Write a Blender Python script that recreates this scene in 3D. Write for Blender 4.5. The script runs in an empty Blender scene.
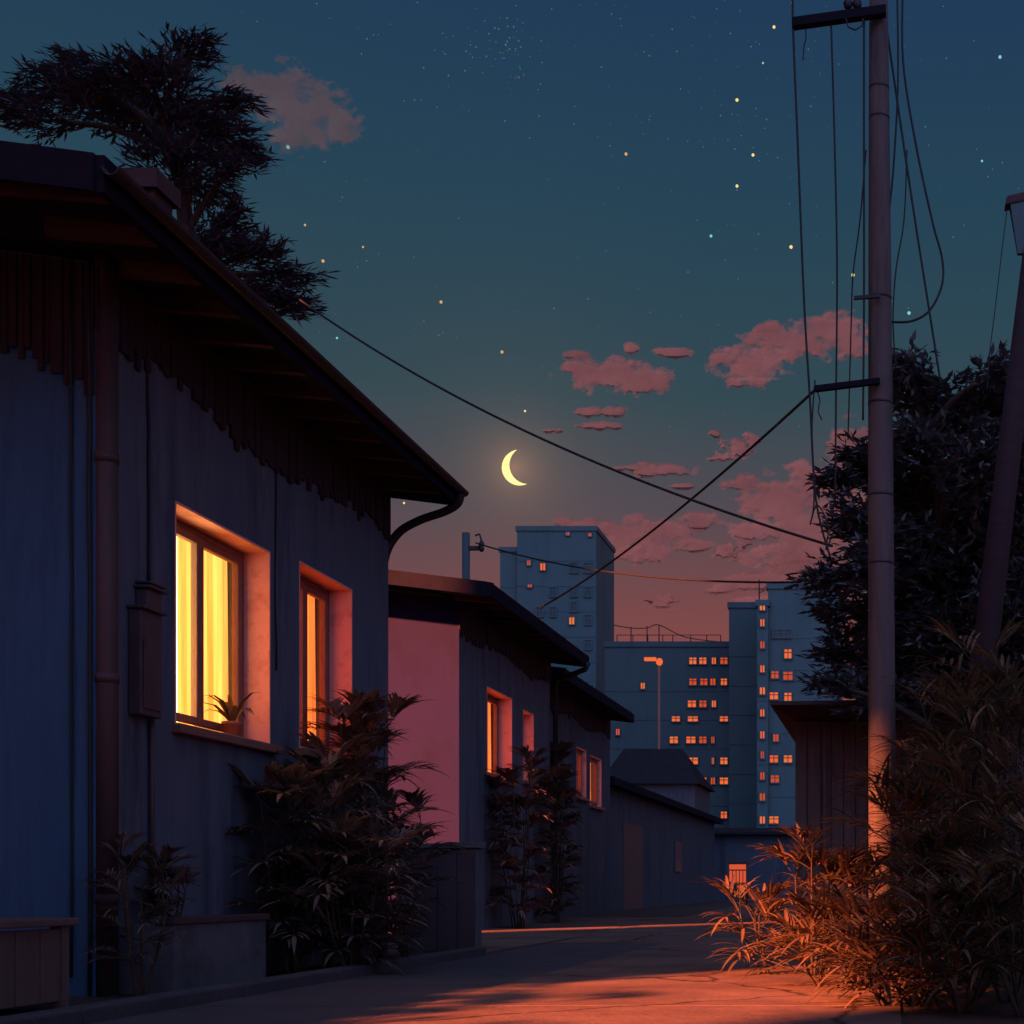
import bpy, math, random
from mathutils import Vector, Matrix
random.seed(7)
C = bpy.context.scene.collection
EXPO = 2.35
F = 1400.0; VX = 890.0; VY = 885.0; H = 0.6
def P(px, py, Y):                       # survey helper: bearing + distance -> world point
    return Vector(((px-VX)*Y/F, Y, H+(VY-py)*Y/F))
def s2l(c):
    c = c/255.0
    return c/12.92 if c <= 0.04045 else ((c+0.055)/1.055)**2.4
def lin(r, g, b, k=1.0): return (s2l(r)*k, s2l(g)*k, s2l(b)*k, 1)
EK = 1.0/2**EXPO
ES = 2**(1.8-EXPO)

# ------------------------------------------------------------------ mesh builder
class MB:
    def __init__(s): s.v = []; s.f = []; s.smooth = []
    def add(s, vs, fs, sm=False):
        o = len(s.v); s.v += [tuple(v) for v in vs]
        s.f += [tuple(i+o for i in f) for f in fs]; s.smooth += [sm]*len(fs); return s
    def box(s, x0, x1, y0, y1, z0, z1):
        vs = [(x0,y0,z0),(x1,y0,z0),(x1,y1,z0),(x0,y1,z0),(x0,y0,z1),(x1,y0,z1),(x1,y1,z1),(x0,y1,z1)]
        return s.add(vs, [(0,3,2,1),(4,5,6,7),(0,1,5,4),(1,2,6,5),(2,3,7,6),(3,0,4,7)])
    def hexa(s, b, t):                  # 4 bottom points + 4 top points
        return s.add(list(b)+list(t), [(0,3,2,1),(4,5,6,7),(0,1,5,4),(1,2,6,5),(2,3,7,6),(3,0,4,7)])
    def tube(s, pts, r, n=6, cap=True):
        pts = [Vector(p) for p in pts]; m = len(pts)
        rs = r if isinstance(r, (list, tuple)) else [r]*m
        vs = []; up = None
        for i, p in enumerate(pts):
            d = (pts[min(i+1, m-1)]-pts[max(i-1, 0)]).normalized()
            if up is None:
                up = Vector((0,0,1)) if abs(d.z) < .9 else Vector((1,0,0))
            a = d.cross(up)
            if a.length < 1e-5: a = d.cross(Vector((0,1,0)))
            a.normalize(); b = d.cross(a).normalized(); up = a.cross(d)
            for k in range(n):
                t = 2*math.pi*k/n
                vs.append(p+(a*math.cos(t)+b*math.sin(t))*rs[i])
        fs = [(i*n+k, i*n+(k+1)%n, (i+1)*n+(k+1)%n, (i+1)*n+k) for i in range(m-1) for k in range(n)]
        if cap: fs += [tuple(range(n))[::-1], tuple(range((m-1)*n, m*n))]
        return s.add(vs, fs, True)
    def ball(s, c, r, seg=8, ring=5, sx=1, sy=1, sz=1):
        vs = [(c[0], c[1], c[2]+r*sz)]
        for i in range(1, ring):
            t = math.pi*i/ring
            for k in range(seg):
                a = 2*math.pi*k/seg
                vs.append((c[0]+r*sx*math.sin(t)*math.cos(a), c[1]+r*sy*math.sin(t)*math.sin(a), c[2]+r*sz*math.cos(t)))
        vs.append((c[0], c[1], c[2]-r*sz)); L = len(vs)-1
        fs = [(0, 1+k, 1+(k+1)%seg) for k in range(seg)]
        for i in range(ring-2):
            o = 1+i*seg
            fs += [(o+k, o+seg+k, o+seg+(k+1)%seg, o+(k+1)%seg) for k in range(seg)]
        o = 1+(ring-2)*seg
        fs += [(L, o+(k+1)%seg, o+k) for k in range(seg)]
        return s.add(vs, fs, True)
    def lathe(s, c, prof, n=14):
        vs = []; 
        for r, z in prof:
            for k in range(n):
                a = 2*math.pi*k/n; vs.append((c[0]+r*math.cos(a), c[1]+r*math.sin(a), c[2]+z))
        m = len(prof)
        fs = [(i*n+k, i*n+(k+1)%n, (i+1)*n+(k+1)%n, (i+1)*n+k) for i in range(m-1) for k in range(n)]
        fs += [tuple(range(n))[::-1], tuple(range((m-1)*n, m*n))]
        return s.add(vs, fs, True)
    def blade(s, p, d, L, w, droop=.5, seg=4, up=Vector((0,0,1))):   # narrow arching leaf with a midrib fold
        d = Vector(d).normalized(); side = d.cross(up)
        if side.length < 1e-3: side = Vector((1,0,0))
        side.normalize(); q = Vector(p); vs = []
        prof = [.35, 1, .85, .5, .0] if seg == 4 else [.4, 1, .55, 0]
        for i in range(seg+1):
            ww = w*prof[i]*.5; nrm = side.cross(d)
            vs += [q-side*ww+nrm*ww*.35, q, q+side*ww+nrm*ww*.35]
            q = q+d*(L/seg)
            d = (d-Vector((0,0,1))*droop/seg*(.6+i*.4)).normalized()
        fs = []
        for i in range(seg):
            a = i*3; fs += [(a, a+1, a+4, a+3), (a+1, a+2, a+5, a+4)]
        return s.add(vs, fs, True)
    def build(s, name, mat, parent=None, loc=None, bevel=0):
        me = bpy.data.meshes.new(name); me.from_pydata(s.v, [], s.f)
        me.polygons.foreach_set('use_smooth', s.smooth); me.update()
        o = bpy.data.objects.new(name, me); C.objects.link(o)
        if mat: me.materials.append(mat)
        if loc is not None and parent is None:      # origin at the base
            loc = Vector(loc); me.transform(Matrix.Translation(-loc)); o.location = loc
        if parent is not None:
            o.parent = parent
            me.transform(Matrix.Translation(-Vector(parent.location))) if parent.type == 'EMPTY' else \
                me.transform(Matrix.Translation(-world_loc(parent)))
        if bevel:
            b = o.modifiers.new('bevel', 'BEVEL'); b.width = bevel; b.segments = 2; b.limit_method = 'ANGLE'
        return o
def world_loc(o):
    l = Vector(o.location)
    while o.parent: o = o.parent; l = l+Vector(o.location)
    return l
def tag(o, label, cat, group=None):
    o['label'] = label; o['category'] = cat
    if group: o['group'] = group
    return o
def thing(name, label, cat, loc=(0,0,0), group=None):
    o = bpy.data.objects.new(name, None); C.objects.link(o); o.location = loc; o.empty_display_size = .2
    return tag(o, label, cat, group)

# ------------------------------------------------------------------ materials
class NT:
    def __init__(s, name):
        s.m = bpy.data.materials.new(name); s.m.use_nodes = True
        s.t = s.m.node_tree; s.n = s.t.nodes; s.n.clear(); s.out = s.n.new('ShaderNodeOutputMaterial')
    def new(s, typ, **kw):
        x = s.n.new(typ)
        for k, v in kw.items():
            if k.startswith('_'): setattr(x, k[1:], v)
            else: x.inputs[k].default_value = v
        return x
    def link(s, a, b): s.t.links.new(a, b)
def ramp(nt, fac, stops):
    r = nt.n.new('ShaderNodeValToRGB'); e = r.color_ramp.elements
    while len(e) < len(stops): e.new(.5)
    for i, (p, c) in enumerate(stops): e[i].position = p; e[i].color = c if len(c) == 4 else (*c, 1)
    nt.link(fac, r.inputs['Fac']); return r
def surf(name, c1, c2, scale=4, stretch=(1,1,1), rough=.8, bump=.2, fine=40, spec=.3, metal=0, stain=None):
    nt = NT(name); tc = nt.new('ShaderNodeTexCoord'); mp = nt.new('ShaderNodeMapping')
    mp.inputs['Scale'].default_value = stretch; nt.link(tc.outputs['Object'], mp.inputs['Vector'])
    n1 = nt.new('ShaderNodeTexNoise', Scale=scale, Detail=8.0, Roughness=.65); nt.link(mp.outputs[0], n1.inputs['Vector'])
    r = ramp(nt, n1.outputs['Fac'], [(.3, c1), (.7, c2)])
    col = r.outputs['Color']
    if stain:
        n3 = nt.new('ShaderNodeTexNoise', Scale=stain[1], Detail=6.0, Roughness=.7); nt.link(mp.outputs[0], n3.inputs['Vector'])
        r3 = ramp(nt, n3.outputs['Fac'], [(.5, (0,0,0)), (.68, (1,1,1))])
        mx = nt.new('ShaderNodeMixRGB'); mx.inputs['Color2'].default_value = (*stain[0], 1)
        nt.link(r3.outputs['Color'], mx.inputs['Fac']); nt.link(col, mx.inputs['Color1']); col = mx.outputs[0]
    b = nt.new('ShaderNodeBsdfPrincipled', Roughness=rough, Metallic=metal); b.inputs['Specular IOR Level'].default_value = spec
    nt.link(col, b.inputs['Base Color'])
    if bump:
        n2 = nt.new('ShaderNodeTexNoise', Scale=fine, Detail=6.0); nt.link(mp.outputs[0], n2.inputs['Vector'])
        bp = nt.new('ShaderNodeBump', Strength=bump, Distance=.02); nt.link(n2.outputs['Fac'], bp.inputs['Height'])
        nt.link(bp.outputs[0], b.inputs['Normal'])
    nt.link(b.outputs[0], nt.out.inputs[0]); return nt.m
def leafmat(name, dark, light, trans=.3):
    nt = NT(name); g = nt.new('ShaderNodeNewGeometry')
    r = ramp(nt, g.outputs['Random Per Island'], [(0, dark), (1, light)])
    b = nt.new('ShaderNodeBsdfPrincipled', Roughness=.75); b.inputs['Specular IOR Level'].default_value = .15
    t = nt.new('ShaderNodeBsdfTranslucent'); mx = nt.new('ShaderNodeMixShader', Fac=trans)
    nt.link(r.outputs[0], b.inputs['Base Color']); nt.link(r.outputs[0], t.inputs['Color'])
    nt.link(b.outputs[0], mx.inputs[1]); nt.link(t.outputs[0], mx.inputs[2]); nt.link(mx.outputs[0], nt.out.inputs[0]); return nt.m
def emit(name, c, strength, c2=None, scale=(1,1,1)):
    nt = NT(name); e = nt.new('ShaderNodeEmission', Strength=strength*ES); e.inputs['Color'].default_value = (*c, 1)
    if c2:
        tc = nt.new('ShaderNodeTexCoord'); mp = nt.new('ShaderNodeMapping'); mp.inputs['Scale'].default_value = scale
        n1 = nt.new('ShaderNodeTexNoise', Scale=1.0, Detail=4.0); nt.link(tc.outputs['Object'], mp.inputs[0]); nt.link(mp.outputs[0], n1.inputs[0])
        r = ramp(nt, n1.outputs['Fac'], [(.3, c), (.7, c2)]); nt.link(r.outputs[0], e.inputs['Color'])
    nt.link(e.outputs[0], nt.out.inputs[0]); return nt.m
def curtain(name, cloth, glow, strength, k=22):
    """cloth lit through from the room: faint own glow of the lit room plus translucency for the room lamp"""
    nt = NT(name); tc = nt.new('ShaderNodeTexCoord'); mp = nt.new('ShaderNodeMapping'); mp.inputs['Scale'].default_value = (1, k, .5)
    n1 = nt.new('ShaderNodeTexNoise', Scale=1.0, Detail=5.0, Roughness=.6); nt.link(tc.outputs['Object'], mp.inputs[0]); nt.link(mp.outputs[0], n1.inputs[0])
    r = ramp(nt, n1.outputs['Fac'], [(.34, (glow[0]*.62, glow[1]*.46, glow[2]*.3)), (.6, glow)])
    e = nt.new('ShaderNodeEmission', Strength=strength*ES); nt.link(r.outputs[0], e.inputs['Color'])
    t = nt.new('ShaderNodeBsdfTranslucent'); t.inputs['Color'].default_value = (*cloth, 1)
    a = nt.new('ShaderNodeAddShader'); nt.link(e.outputs[0], a.inputs[0]); nt.link(t.outputs[0], a.inputs[1])
    nt.link(a.outputs[0], nt.out.inputs[0]); return nt.m
def glass(name):
    nt = NT(name); g = nt.new('ShaderNodeBsdfGlossy', Roughness=.03); t = nt.new('ShaderNodeBsdfTransparent'); t.inputs[0].default_value = (.95,.95,.93,1)
    fr = nt.new('ShaderNodeFresnel', IOR=1.45); mx = nt.new('ShaderNodeMixShader')
    ge = nt.new('ShaderNodeNewGeometry'); iv = nt.new('ShaderNodeMath', _operation='SUBTRACT'); iv.inputs[0].default_value = 1; nt.link(ge.outputs['Backfacing'], iv.inputs[1])
    ml = nt.new('ShaderNodeMath', _operation='MULTIPLY'); nt.link(fr.outputs[0], ml.inputs[0]); nt.link(iv.outputs[0], ml.inputs[1])
    nt.link(ml.outputs[0], mx.inputs[0]); nt.link(t.outputs[0], mx.inputs[1]); nt.link(g.outputs[0], mx.inputs[2]); nt.link(mx.outputs[0], nt.out.inputs[0]); return nt.m

M = {}
M['blue_plaster'] = surf('blue_plaster', (.026,.075,.145), (.042,.108,.19), 1.6, (2.5,2.5,.35), .9, .25, 60, stain=((.020,.054,.105), 1.5))
M['grey_plaster'] = surf('grey_plaster', (.060,.078,.112), (.10,.115,.15), 1.5, (2.5,2.5,.35), .9, .25, 60, stain=((.038,.047,.07), 1.6))
M['pink_plaster'] = surf('pink_plaster', (.0072,.0075,.052), (.009,.009,.058), 1.2, (1,1,.6), .9, .2, 50, stain=((.0050,.0048,.034), 1.6))
M['dark_plaster'] = surf('dark_plaster', (.042,.055,.078), (.06,.078,.10), 1.2, (2,2,.4), .9, .2, 50, stain=((.03,.036,.05), 1.0))
M['roof'] = surf('roof_sheet', (.016,.016,.022), (.026,.024,.03), 3, (1,1,1), .9, .2, 30, spec=.05)
M['wood'] = surf('eave_wood', (.050,.024,.030), (.08,.036,.042), 3, (1,1,6), .85, .3, 40)
M['brown_wood'] = surf('brown_boards', (.10,.06,.055), (.15,.085,.075), 2.5, (5,5,.5), .85, .3, 30)
M['pipe'] = surf('pipe_paint', (.05,.032,.034), (.075,.046,.046), 4, (2,2,.4), .6, .1, 40)
M['frame'] = surf('frame_wood', (.16,.075,.06), (.24,.11,.08), 6, (6,6,1), .6, .15, 60)
M['reveal'] = surf('glow_tint_paint', (.74,.30,.25), (.82,.36,.30), 3, (1,1,1), .85, .15, 50, stain=((.55,.2,.16), 5))  # orange curtain light on the reveals put into their base colour
M['bounce_white'] = surf('bounce_wall', (.55,.55,.58), (.68,.68,.70), 1.0, (1,1,.4), .9, 0)  # pale walls of the added blockers, bouncing light back into the lane
M['paving'] = surf('old_paving', (.04,.036,.042), (.065,.057,.062), 2.0, (1,1,1), .95, .4, 30)
M['fringe'] = surf('eave_shade_post_wood', (.022,.012,.016), (.034,.019,.024), 3, (1,1,6), .9, .3, 40)  # dark tone matched to the eave shadow; the leaning post shares it
M['tar'] = surf('tarred_board', (.009,.010,.018), (.014,.014,.024), 3, (1,1,1), .9, .2, 40, spec=.03)
M['metal'] = surf('painted_metal', (.06,.045,.055), (.085,.062,.068), 4, (1,1,.4), .55, .1, 40, stain=((.05,.03,.03), 3))
M['darkmetal'] = surf('dark_metal', (.02,.02,.024), (.04,.035,.04), 6, (1,1,1), .5, .1, 40, metal=.3)
M['concrete'] = surf('concrete', (.075,.078,.095), (.115,.112,.125), 2.2, (1,1,1), .9, .3, 50, stain=((.05,.048,.056), 1.5))
M['polecon'] = surf('pole_concrete', (.065,.055,.06), (.11,.088,.09), 3, (4,4,.35), .85, .25, 60, stain=((.04,.034,.036), 2.0))
M['soil'] = surf('soil', (.035,.022,.02), (.06,.04,.035), 6, (1,1,1), .95, .8, 25)
M['wire'] = surf('wire_rubber', (.012,.012,.016), (.02,.02,.024), 5, (1,1,1), .6, 0)
M['bark'] = surf('bark', (.035,.022,.02), (.06,.04,.035), 8, (4,4,.6), .95, .5, 30)
M['pot'] = surf('clay_pot', (.28,.10,.06), (.36,.14,.09), 6, (1,1,1), .8, .2, 50)
M['tower'] = surf('teal_render', (.055,.115,.125), (.07,.14,.15), .12, (1,1,.25), .9, 0, stain=((.045,.095,.105), .2))
M['tower2'] = surf('slate_render', (.045,.085,.095), (.06,.105,.115), .12, (1,1,.3), .9, 0, stain=((.035,.07,.08), .25))
M['darkglass'] = surf('unlit_pane', (.03,.05,.06), (.05,.07,.08), .5, (1,1,1), .3, 0)
M['leaf_r'] = leafmat('leaf_reedy', (.035,.028,.026), (.21,.13,.06), .3)
M['leaf_d'] = leafmat('leaf_dark', (.10,.065,.06), (.19,.13,.10), .25)
M['leaf_t'] = leafmat('leaf_tree', (.06,.07,.085), (.13,.125,.13), .15)
M['leaf_l'] = leafmat('leaf_conifer', (.045,.042,.06), (.085,.078,.10), .1)
M['stem'] = surf('stem', (.04,.03,.02), (.07,.05,.03), 8, (1,1,1), .8, .2, 40)
M['curtain_a'] = curtain('curtain_yellow', (.92,.70,.36), (1.0,.78,.36), 1.7, 26)
M['curtain_b'] = curtain('curtain_amber', (.75,.33,.09), (1.0,.38,.075), .8, 26)
M['curtain_c'] = curtain('curtain_orange', (.7,.26,.08), (1.0,.22,.045), .55, 20)
M['glass'] = glass('window_glass')
M['lit'] = emit('lit_pane', (1.0,.13,.03), .25, (1.0,.22,.055), (.6,.6,.6))
M['lit_b'] = emit('lit_pane_red', (1.0,.11,.03), .19, (.8,.11,.03), (.8,.8,.8))
M['lit_c'] = emit('lit_pane_amber', (1.0,.24,.06), .24, (1.0,.15,.04), (.8,.8,.8))
M['lit_dim'] = emit('lit_pane_dim', (1.0,.13,.05), .2)
M['lamp'] = emit('lamp_light', (1,.17,.04), .26)
M['moon'] = emit('moonlight', (1.0,.80,.27), .36, (1.0,.86,.36), (.05,.05,.05))
M['star_y'] = emit('star_yellow', (1,.72,.25), .30)
M['star_o'] = emit('star_orange', (1,.50,.18), .22)
M['star_c'] = emit('star_blue', (.30,.80,.85), .22)
M['star_f'] = emit('star_faint', (.45,.6,.6), .075)

# road slabs: concrete with joints, cracks and dirt
def roadmat():
    nt = NT('lane_concrete'); tc = nt.new('ShaderNodeTexCoord')
    n1 = nt.new('ShaderNodeTexNoise', Scale=.9, Detail=9.0, Roughness=.7); nt.link(tc.outputs['Object'], n1.inputs['Vector'])
    r1 = ramp(nt, n1.outputs['Fac'], [(.3, (.075,.05,.045)), (.55, (.14,.095,.078)), (.75, (.175,.12,.098))])
    mp = nt.new('ShaderNodeMapping'); mp.inputs['Scale'].default_value = (.35,.35,1); nt.link(tc.outputs['Object'], mp.inputs[0])
    nw = nt.new('ShaderNodeTexNoise', Scale=2.0, Detail=4.0); nt.link(tc.outputs['Object'], nw.inputs[0])
    ad = nt.new('ShaderNodeMixRGB', Fac=.14); nt.link(mp.outputs[0], ad.inputs[1]); nt.link(nw.outputs['Color'], ad.inputs[2])
    v = nt.new('ShaderNodeTexVoronoi', Scale=1.3); v.feature = 'DISTANCE_TO_EDGE'; nt.link(ad.outputs[0], v.inputs['Vector'])
    r2 = ramp(nt, v.outputs['Distance'], [(.0, (.25,.25,.25)), (.012, (1,1,1))])
    mx = nt.new('ShaderNodeMixRGB', Fac=1.0); mx.blend_type = 'MULTIPLY'; nt.link(r1.outputs[0], mx.inputs[1]); nt.link(r2.outputs[0], mx.inputs[2])
    b = nt.new('ShaderNodeBsdfPrincipled', Roughness=.85); b.inputs['Specular IOR Level'].default_value = .03; nt.link(mx.outputs[0], b.inputs['Base Color'])
    n2 = nt.new('ShaderNodeTexNoise', Scale=30.0, Detail=8.0); nt.link(tc.outputs['Object'], n2.inputs['Vector'])
    n4 = nt.new('ShaderNodeTexNoise', Scale=2.2, Detail=3.0); nt.link(tc.outputs['Object'], n4.inputs['Vector'])
    b1 = nt.new('ShaderNodeBump', Strength=.35, Distance=.015); nt.link(n2.outputs['Fac'], b1.inputs['Height'])
    b2 = nt.new('ShaderNodeBump', Strength=.3, Distance=.08); nt.link(n4.outputs['Fac'], b2.inputs['Height']); nt.link(b1.outputs[0], b2.inputs['Normal'])
    nt.link(b2.outputs[0], b.inputs['Normal']); nt.link(b.outputs[0], nt.out.inputs[0]); return nt.m
M['road'] = roadmat()
def cloudmat(name, c, op):
    nt = NT(name); d = nt.new('ShaderNodeBsdfDiffuse')
    tc = nt.new('ShaderNodeTexCoord'); n1 = nt.new('ShaderNodeTexNoise', Scale=.03, Detail=6.0); nt.link(tc.outputs['Object'], n1.inputs[0])
    r = ramp(nt, n1.outputs['Fac'], [(.3, tuple(x*.75 for x in c)), (.7, tuple(x*1.15 for x in c))]); nt.link(r.outputs[0], d.inputs[0])
    # vapour scatters light through itself: soften the facet normals towards the cloud's mean
    ge = nt.new('ShaderNodeNewGeometry'); mv = nt.new('ShaderNodeMixRGB', Fac=.93); nt.link(ge.outputs['Normal'], mv.inputs[1]); mv.inputs[2].default_value = (-.35,-.9,.25,1)
    nv = nt.new('ShaderNodeVectorMath', _operation='NORMALIZE'); nt.link(mv.outputs[0], nv.inputs[0]); nt.link(nv.outputs[0], d.inputs['Normal'])
    tl = nt.new('ShaderNodeBsdfTranslucent'); nt.link(r.outputs[0], tl.inputs['Color']); nt.link(nv.outputs[0], tl.inputs['Normal'])
    aa = nt.new('ShaderNodeAddShader'); nt.link(d.outputs[0], aa.inputs[0]); nt.link(tl.outputs[0], aa.inputs[1])
    at = nt.new('ShaderNodeAttribute'); at.attribute_name = 'vapour'      # how thick the vapour is here
    ml = nt.new('ShaderNodeMath', _operation='MULTIPLY'); nt.link(at.outputs['Fac'], ml.inputs[0]); ml.inputs[1].default_value = op
    t = nt.new('ShaderNodeBsdfTransparent'); mx = nt.new('ShaderNodeMixShader'); nt.link(ml.outputs[0], mx.inputs[0])
    nt.link(t.outputs[0], mx.inputs[1]); nt.link(aa.outputs[0], mx.inputs[2]); nt.link(mx.outputs[0], nt.out.inputs[0]); return nt.m
M['cloud'] = cloudmat('cloud_vapour', (.046,.064,.115), .66)
M['cloud_thin'] = cloudmat('cloud_vapour_thin', (.028,.062,.10), .36)

# ------------------------------------------------------------------ sun + sky
TR = Vector((.8, 1, 0)).normalized(); EL = math.radians(22)
trav = Vector((TR.x*math.cos(EL), TR.y*math.cos(EL), -math.sin(EL)))
sl = bpy.data.lights.new('sun', 'SUN'); sl.energy = 6.5; sl.color = (1, .21, .075); sl.angle = math.radians(1.6)
so = bpy.data.objects.new('sun', sl); C.objects.link(so); so.rotation_euler = trav.to_track_quat('-Z', 'Y').to_euler()

w = bpy.data.worlds.new('World'); bpy.context.scene.world = w; w.use_nodes = True
wt = w.node_tree; wt.nodes.clear()
class WN(NT):
    def __init__(s): s.t = wt; s.n = wt.nodes; s.out = s.n.new('ShaderNodeOutputWorld')
wn = WN(); tc = wn.new('ShaderNodeTexCoord'); sp = wn.new('ShaderNodeSeparateXYZ'); wn.link(tc.outputs['Generated'], sp.inputs[0])
nz = wn.new('ShaderNodeTexNoise', Scale=3.0, Detail=3.0); wn.link(tc.outputs['Generated'], nz.inputs[0])
def math_(op, a, b=None, c=None):
    m = wn.new('ShaderNodeMath', _operation=op)
    for i, x in enumerate((a, b, c)):
        if x is None: continue
        if isinstance(x, (int, float)): m.inputs[i].default_value = x
        else: wn.link(x, m.inputs[i])
    return m.outputs[0]
zz = math_('ADD', sp.outputs['Z'], math_('MULTIPLY', math_('SUBTRACT', nz.outputs['Fac'], .5), .03))
sky = ramp(wn, zz, [(0, lin(150,78,66)), (.15, lin(136,74,70)), (.20, lin(115,72,75)), (.255, lin(80,74,82)),
                    (.325, lin(50,73,82)), (.43, lin(38,68,86)), (.53, lin(33,60,88)), (1.0, lin(30,54,96))])
up = wn.new('ShaderNodeMapRange'); up.interpolation_type = 'SMOOTHSTEP'; up.inputs['From Min'].default_value = .58; up.inputs['From Max'].default_value = .95
up.inputs['To Min'].default_value = 0; up.inputs['To Max'].default_value = 1; wn.link(sp.outputs['Z'], up.inputs['Value'])
bk = wn.new('ShaderNodeMapRange'); bk.interpolation_type = 'SMOOTHSTEP'; bk.inputs['From Min'].default_value = -.0; bk.inputs['From Max'].default_value = -.8
wn.link(sp.outputs['Y'], bk.inputs['Value'])
gain = math_('ADD', 1.0, math_('ADD', math_('MULTIPLY', up.outputs[0], 2.4), math_('MULTIPLY', bk.outputs[0], 14.0)))
# the air's bright ring round the moon
md = Vector(((514-VX)/F, 1, (VY-468)/F)).normalized()
dp = wn.new('ShaderNodeVectorMath', _operation='DOT_PRODUCT'); wn.link(tc.outputs['Generated'], dp.inputs[0]); dp.inputs[1].default_value = md
ang = math_('ARCCOSINE', dp.outputs['Value'])
g1 = math_('MULTIPLY', math_('EXPONENT', math_('MULTIPLY', ang, -1/.013)), .20)
g2 = math_('MULTIPLY', math_('EXPONENT', math_('MULTIPLY', ang, -1/.055)), .035)
gl = wn.new('ShaderNodeMixRGB', Fac=1.0, _blend_type='MULTIPLY'); gl.inputs[1].default_value = (1, .48, .20, 1); wn.link(math_('ADD', g1, g2), gl.inputs[2])
ad = wn.new('ShaderNodeMixRGB', Fac=1.0, _blend_type='ADD'); wn.link(sky.outputs[0], ad.inputs[1]); wn.link(gl.outputs[0], ad.inputs[2])
fy = wn.new('ShaderNodeMapRange'); fy.interpolation_type = 'SMOOTHSTEP'; fy.inputs['From Min'].default_value = .70; fy.inputs['From Max'].default_value = .15; wn.link(sp.outputs['Y'], fy.inputs['Value'])
mxb = wn.new('ShaderNodeMixRGB'); wn.link(fy.outputs[0], mxb.inputs[0]); wn.link(ad.outputs[0], mxb.inputs[1]); mxb.inputs[2].default_value = lin(56,62,86)
bg = wn.new('ShaderNodeBackground'); wn.link(mxb.outputs[0], bg.inputs[0]); wn.link(math_('MULTIPLY', gain, EK), bg.inputs[1])
wn.link(bg.outputs[0], wn.out.inputs[0])

# ------------------------------------------------------------------ ground
def struct(o): o['kind'] = 'structure'; return o
MB().add([(-6000,-6000,-.004),(6000,-6000,-.004),(6000,6000,-.004),(-6000,6000,-.004)], [(0,1,2,3)]).build('ground', M['soil'])['kind'] = 'structure'
m = MB()
ys = [-12, 6.9, 10.4, 14.2, 18.5, 23.5, 30, 40, 55]
ang_l = lambda y: -2.32 if y < 11 else -3.45 if y < 14 else -3.45-(y-14)*.035
ang_r = lambda y: .05 if y < 12 else .05-(y-12)*.075
for a, b in zip(ys[:-1], ys[1:]):
    g = .012
    l0 = -2.32 if b < 15 else ang_l(a)
    m.hexa([(l0,a+g,-.05),(ang_r(a),a+g,-.05),(ang_r(b),b-g,-.05),(-2.32 if b < 15 else ang_l(b),b-g,-.05)],
           [(l0,a+g,.006),(ang_r(a),a+g,.006),(ang_r(b),b-g,.006),(-2.32 if b < 15 else ang_l(b),b-g,.006)])
struct(m.build('road', M['road']))
m = MB()
for i, a in enumerate([-6+k*1.5 for k in range(12)]):
    m.box(-3.6, -3.455, a+.006, a+1.494, -.05, .07)
struct(m.build('kerb', M['paving'], bevel=.012))
m = MB()
for a, b in zip(ys[:3], ys[1:4]): m.box(-3.45, -2.335 if b < 14 else -2.335, a+.01, b-.01, -.05, .003)
struct(m.build('path', M['paving']))
struct(MB().add([(-9.5,12.2,0),(-3.6,12.2,0),(-3.6,26,0),(-9.5,26,0)], [(0,1,2,3)]).build('pavement', M['road']))

def smooth(pts, n=6):
    pts = [Vector(p) for p in pts]; out = []
    for i in range(len(pts)-1):
        a = pts[max(i-1,0)]; b = pts[i]; c = pts[i+1]; d = pts[min(i+2, len(pts)-1)]
        for k in range(n):
            t = k/n; out.append(.5*((2*b)+(c-a)*t+(2*a-5*b+4*c-d)*t*t+(3*b-a-3*c+d)*t*t*t))
    return out+[pts[-1]]
# ------------------------------------------------------------------ house pieces
def wall_open(mb, axis, at, a0, a1, z0, z1, ops, th):
    """one wall sheet with real openings; axis 'x': plane x=at facing +x, runs along y; inner face at-th"""
    A = sorted({a0, a1, *[o[0] for o in ops], *[o[1] for o in ops]}); Z = sorted({z0, z1, *[o[2] for o in ops], *[o[3] for o in ops]})
    def solid(i, j):
        if i < 0 or j < 0 or i >= len(A)-1 or j >= len(Z)-1: return False
        ca = (A[i]+A[i+1])/2; cz = (Z[j]+Z[j+1])/2
        return not any(o[0] < ca < o[1] and o[2] < cz < o[3] for o in ops)
    def pt(a, z, d): return (at-d, a, z) if axis == 'x' else (a, at+d, z)
    for i in range(len(A)-1):
        for j in range(len(Z)-1):
            if not solid(i, j): continue
            q = [(A[i],Z[j]),(A[i+1],Z[j]),(A[i+1],Z[j+1]),(A[i],Z[j+1])]
            mb.add([pt(a,z,0) for a,z in q], [(0,1,2,3)]); mb.add([pt(a,z,th) for a,z in q], [(3,2,1,0)])
            for k, (di, dj) in enumerate([(0,-1),(1,0),(0,1),(-1,0)]):
                if not solid(i+di, j+dj):
                    p, r = q[k], q[(k+1)%4]
                    mb.add([pt(*p,0), pt(*r,0), pt(*r,th), pt(*p,th)], [(3,2,1,0)])
def roof_slab(mb, xe, xr, y0, y1, ze, sl, th):
    """lean roof, eave at xe falling towards the lane, rising by sl per metre to xr"""
    zr = ze+(xe-xr)*sl
    mb.hexa([(xr,y0,zr-th),(xe,y0,ze-th),(xe,y1,ze-th),(xr,y1,zr-th)], [(xr,y0,zr),(xe,y0,ze),(xe,y1,ze),(xr,y1,zr)])
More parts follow.
